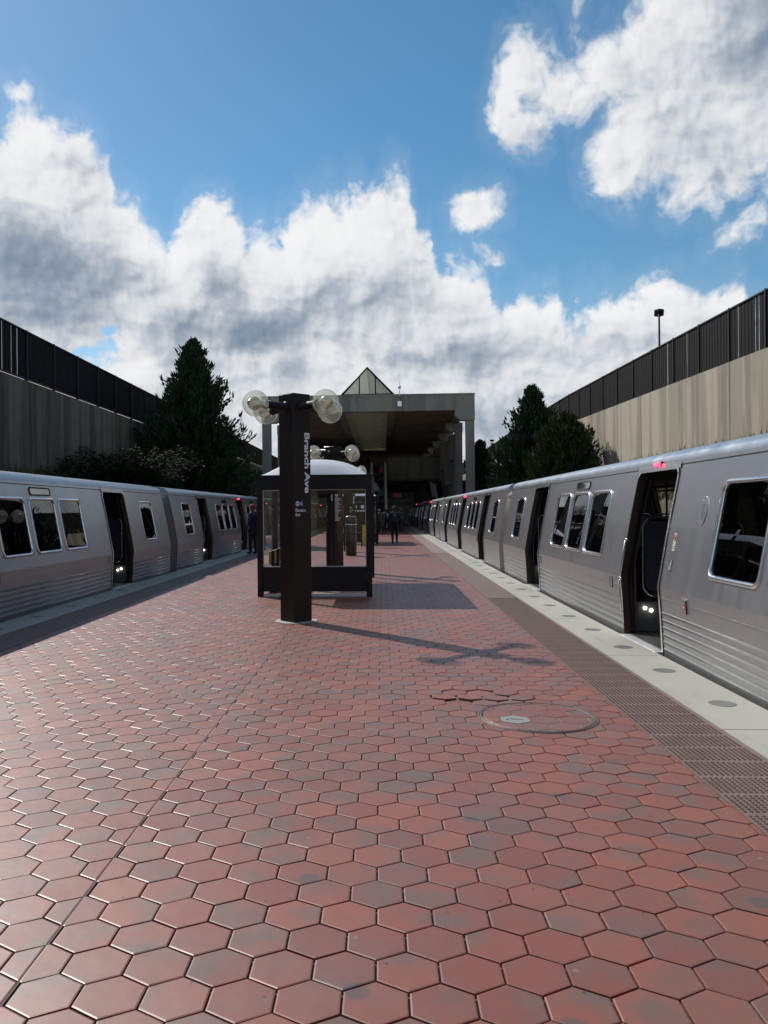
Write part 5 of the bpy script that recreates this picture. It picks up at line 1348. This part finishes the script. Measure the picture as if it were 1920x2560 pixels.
# ------------------------------------------------------------------ people
def person(loc, rz, H, label, top, legs, hair, skin=(.10, .055, .038), pose='walk', long_sleeve=True, extras=(), phase=1, cat='person', group=None, bulk=1.0):
    """one continuous skinned body; clothing zones are faces of the same surface; hair, bag and cap are children"""
    root = empty('person', loc, label, cat, group, rz); k = H / 1.75
    me = bpy.data.meshes.new('body'); V, Rr, Ed = [], [], []
    def add(p, r, par=None):
        V.append(Vector(p) * k); Rr.append(r * k * (1.0 if r < .02 else 1.22) * (bulk if .08 < r < .2 else 1)); i = len(V) - 1
        if par is not None: Ed.append((par, i))
        return i
    st = {'walk': .26, 'stand': .04, 'climb': .22}[pose] * phase
    pel = add((0, 0, .95), .135); w = add((0, 0, 1.08), .120, pel); ch = add((0, .0, 1.27), .150, w); sh = add((0, -.01, 1.42), .105, ch); nk = add((0, .01, 1.50), .055, sh); hb = add((0, .02, 1.57), .072, nk)
    hm = add((0, .025, 1.645), .088, hb); ht = add((0, .015, 1.705), .070, hm); ns = add((0, .108, 1.625), .014, hm)
    for s in (-1, 1): add((s * .088, .01, 1.63), .014, hm)
    for s in (-1, 1):
        f = st * s
        hp = add((s * .095, 0, .88), .095, pel)
        up_ = .16 if (pose == 'climb' and f > 0) else 0
        kn = add((s * .10, f * .55 + .02, .49 + up_), .062, hp); an = add((s * .10, f - (.10 if f < 0 and pose == 'walk' else 0), .085 + up_ + (.05 if f < 0 and pose == 'walk' else 0)), .042, kn)
        hl = add((s * .10, f - .02 - (.10 if f < 0 and pose == 'walk' else 0), .045 + up_), .044, an); add((s * .11, f + .16 - (.08 if f < 0 and pose == 'walk' else 0), .035 + up_), .032, hl)
        so_ = add((s * .19, -.005, 1.395), .066, sh)
        a = -f * .8
        el_ = add((s * .285, a * .35 - .03, 1.14), .048, so_)
        if 'phone' in extras and s > 0: wr = add((s * .17, .20, 1.16), .030, el_); hd = (0, .8, .25)
        elif 'rail' in extras and s > 0: wr = add((s * .30, .22, 1.08), .030, el_); hd = (.2, .8, 0)
        else: wr = add((s * .30, a * .8 + .04, .91), .030, el_); hd = (0, .18 + a * .3, -1)
        d = Vector(hd).normalized(); base = V[wr] / k; side = Vector((0, 1, 0)) if abs(d.z) > .7 else Vector((1, 0, 0))
        pm = add(base + d * .055, .026, wr)
        for q, (o, l) in enumerate(((-.024, .062), (-.008, .075), (.008, .080), (.024, .068))):
            kn1 = add(base + d * (.095) + side * o, .0095, pm); add(base + d * (.095 + l) + side * o * 1.2 + Vector((-s * .018, 0, 0)), .0075, kn1)
        t1 = add(base + d * .05 + side * .038, .010, pm); add(base + d * .085 + side * .055, .008, t1)
    me.from_pydata([tuple(v) for v in V], Ed, []); o = bpy.data.objects.new('body', me); COL.objects.link(o)
    sk = o.modifiers.new('s', 'SKIN'); sk.use_smooth_shade = True
    lay = me.skin_vertices[0].data if me.skin_vertices else None
    if lay is None:
        bm = bmesh.new(); bm.from_mesh(me); bm.verts.layers.skin.verify(); bm.to_mesh(me); bm.free(); lay = me.skin_vertices[0].data
    for i, r in enumerate(Rr): lay[i].radius = (r * (1.18 if r > .1 else 1), r * (.82 if r > .1 else 1)); lay[i].use_root = (i == 0)
    sb = o.modifiers.new('u', 'SUBSURF'); sb.levels = 1; sb.render_levels = 1
    dg = bpy.context.evaluated_depsgraph_get(); m2 = bpy.data.meshes.new_from_object(o.evaluated_get(dg)); m2.name = 'body'
    bpy.data.objects.remove(o); bpy.data.meshes.remove(me)
    mats = [plain('skin', skin, .6), plain('top_cloth', top, .85, 0, .12, 9), plain('leg_cloth', legs, .85, 0, .12, 9), plain('shoe', (.02, .02, .022), .6)]
    m2.materials.clear()
    for m in mats: m2.materials.append(m)
    for p in m2.polygons:
        c = p.center / k; z = c.z; ax = abs(c.x)
        arm = ax > .21 and z < 1.30
        mi = 0
        if z < .10: mi = 3
        elif z < .96 and not (ax > .23): mi = 2
        elif arm and (z > .93 if long_sleeve else z > 1.15) : mi = 1
        elif arm: mi = 0
        elif z < 1.49: mi = 1
        p.material_index = mi; p.use_smooth = True
    bo = bpy.data.objects.new('body', m2); COL.objects.link(bo); bo.parent = root
    hm_ = plain('hair', hair, .7)
    b = MB(); hc = Vector((0, .005, 1.665)) * k
    b.sphere(hc, .098 * k, 14, 9, 0, 1.0)
    if 'cap' in extras: b.lathe([(.104 * k, -.01), (.107 * k, .03 * k), (.09 * k, .09 * k), (.001, .115 * k)], hc, 16, 1); b.prism([(-.07 * k, .08 * k), (.07 * k, .08 * k), (.06 * k, .19 * k), (-.06 * k, .19 * k)], 'z', hc.z + .0, hc.z + .014, 1)
    if 'long' in extras: b.lathe([(.06 * k, -.24 * k), (.095 * k, -.1 * k), (.10 * k, 0)], hc + Vector((0, -.02, 0)), 12, 0)
    b.build('cap' if 'cap' in extras else 'hair', [hm_, plain('cap_cloth', (.30, .02, .025), .8)], bo)
    if 'pack' in extras:
        b = MB(); b.box(-.19 * k, .19 * k, -.36 * k, -.14 * k, .98 * k, 1.45 * k, 0, .05 * k); b.box(-.14 * k, .14 * k, -.40 * k, -.362 * k, 1.02 * k, 1.22 * k, 0, .02)
        for s in (-1, 1): b.tube([(s * .10 * k, -.14 * k, 1.42 * k), (s * .12 * k, 0, 1.475 * k), (s * .11 * k, .135 * k, 1.35 * k)], .018 * k, 6)
        pk = b.build('backpack', plain('backpack_cloth', (.012, .013, .018), .8), bo)
        b = MB()
        for s in (-1, 1): b.box(s * .03 - .018, s * .03 + .018, -.372 * k, -.3605 * k, 1.30 * k, 1.325 * k, 0)
        b.build('emblem', M['white_vinyl'], pk)
    if 'hood' in extras:
        b = MB(); b.lathe([(.13 * k, -.16 * k), (.135 * k, -.08 * k), (.115 * k, .06 * k), (.001, .12 * k)], hc + Vector((0, -.015, 0)), 14); b.build('hood', mats[1], bo)
    if 'bag' in extras:
        b = MB(); b.box(.20 * k, .30 * k, -.16 * k, .16 * k, .62 * k, .92 * k, 0, .03); b.tube([(.25 * k, -.08 * k, .9 * k), (.20 * k, -.02, 1.42 * k), (.25 * k, .08 * k, .9 * k)], .012, 6); b.build('bag', plain('bag_cloth', (.03, .028, .03), .7), bo)
    return root
NAVY, BLK, GRY, BLU, WHT = (.012, .015, .028), (.010, .010, .012), (.07, .07, .075), (.03, .06, .22), (.45, .46, .52)
person((.62, 39.6, 0), 0, 1.86, 'man in a dark jacket and backpack walking away alone in the middle of the platform', NAVY, BLK, BLK, extras=('pack',), phase=.7, bulk=1.18)
person((-5.05, 30.8, 0), R(60), 1.93, 'person in a blue jacket and red cap stepping into the left-hand train', (.012, .025, .09), BLK, BLK, pose='stand', extras=('cap', 'pack'), phase=-1)
crowd = [((1.45, 61.0), 1.84, (.10, .07, .055), (.012, .012, .03), BLK, ('hood',), False, 'person with bare arms just past the man with the backpack, on his right'),
         ((.15, 57.5), 1.75, (.42, .44, .55), NAVY, BLK, ('pack',), True, 'person in a pale blue top left of the man with the backpack'),
         ((-.15, 53.0), 1.72, (.05, .05, .06), BLK, GRY, ('bag',), True, 'person in a grey top walking close to the second shelter'),
         ((.75, 60.0), 1.70, (.30, .30, .33), BLK, BLK, (), True, 'person in a light grey top ahead of the man with the backpack'),
         ((-.35, 60.5), 1.76, (.12, .10, .09), BLK, (.2, .19, .18), ('long',), True, 'grey-haired person near the foot of the escalator'),
         ((1.15, 64.0), 1.78, BLK, BLK, BLK, ('pack',), True, 'person in black with a backpack at the edge of the station shade'),
         ((.35, 66.0), 1.72, NAVY, BLK, BLK, ('bag',), True, 'person in navy with a shoulder bag just inside the shade'),
         ((-.2, 68.5), 1.74, GRY, BLK, BLK, (), True, 'person in dark grey approaching the escalator'),
         ((-.55, 71.5), 1.70, BLK, NAVY, BLK, ('long',), True, 'long-haired person in black right before the escalator')]
for i, ((x, y), H, top, leg, hair, ex, ls, lab) in enumerate(crowd):
    person((x, y, 0), R((i * 7) % 15 - 7), H, lab, top, leg, hair, pose='walk', long_sleeve=ls, extras=ex, phase=1 if i % 2 else -1, group='people walking towards the escalator')
esc = [(.6, -.30, BLK, ('pack',), 'person in black on the lowest escalator step'), (1.8, .24, NAVY, (), 'person in navy on the right of the lower escalator'), (2.9, -.28, (.02, .02, .03), (), 'person in near-black on the left of the lower escalator'),
       (3.9, .22, (.02, .20, .11), (), 'person in a green top halfway up the escalator'), (4.9, -.26, (.48, .50, .58), ('hood',), 'person in a white hooded top halfway up the escalator'), (6.2, .22, BLK, ('cap2',), 'person in black above the one in green'),
       (7.3, -.24, (.02, .02, .025), ('pack',), 'person in black with a backpack on the upper escalator'), (8.6, .28, (.40, .06, .05), (), 'person in a red top near the head of the escalator'), (9.4, -.24, GRY, ('pack',), 'person in grey with a backpack near the head of the escalator')]
for (dy, dx, top, ex, lab) in esc:
    kk = int(dy / .30); person((-.33 + dx, 75.0 + kk * .30 + .15, kk * .164 + .02), 0, 1.72, lab, top, BLK, BLK if 'red' not in lab else (.4, .38, .33), pose='stand', extras=ex, group='people riding the escalator')
for (x, lab) in ((-2.2, 'dark figure at the left of the escalator head'), (-1.6, 'second dark figure beside the escalator head')):
    person((x, 88.8, 5.9), .3, 1.75, lab, BLK, BLK, BLK, pose='stand')
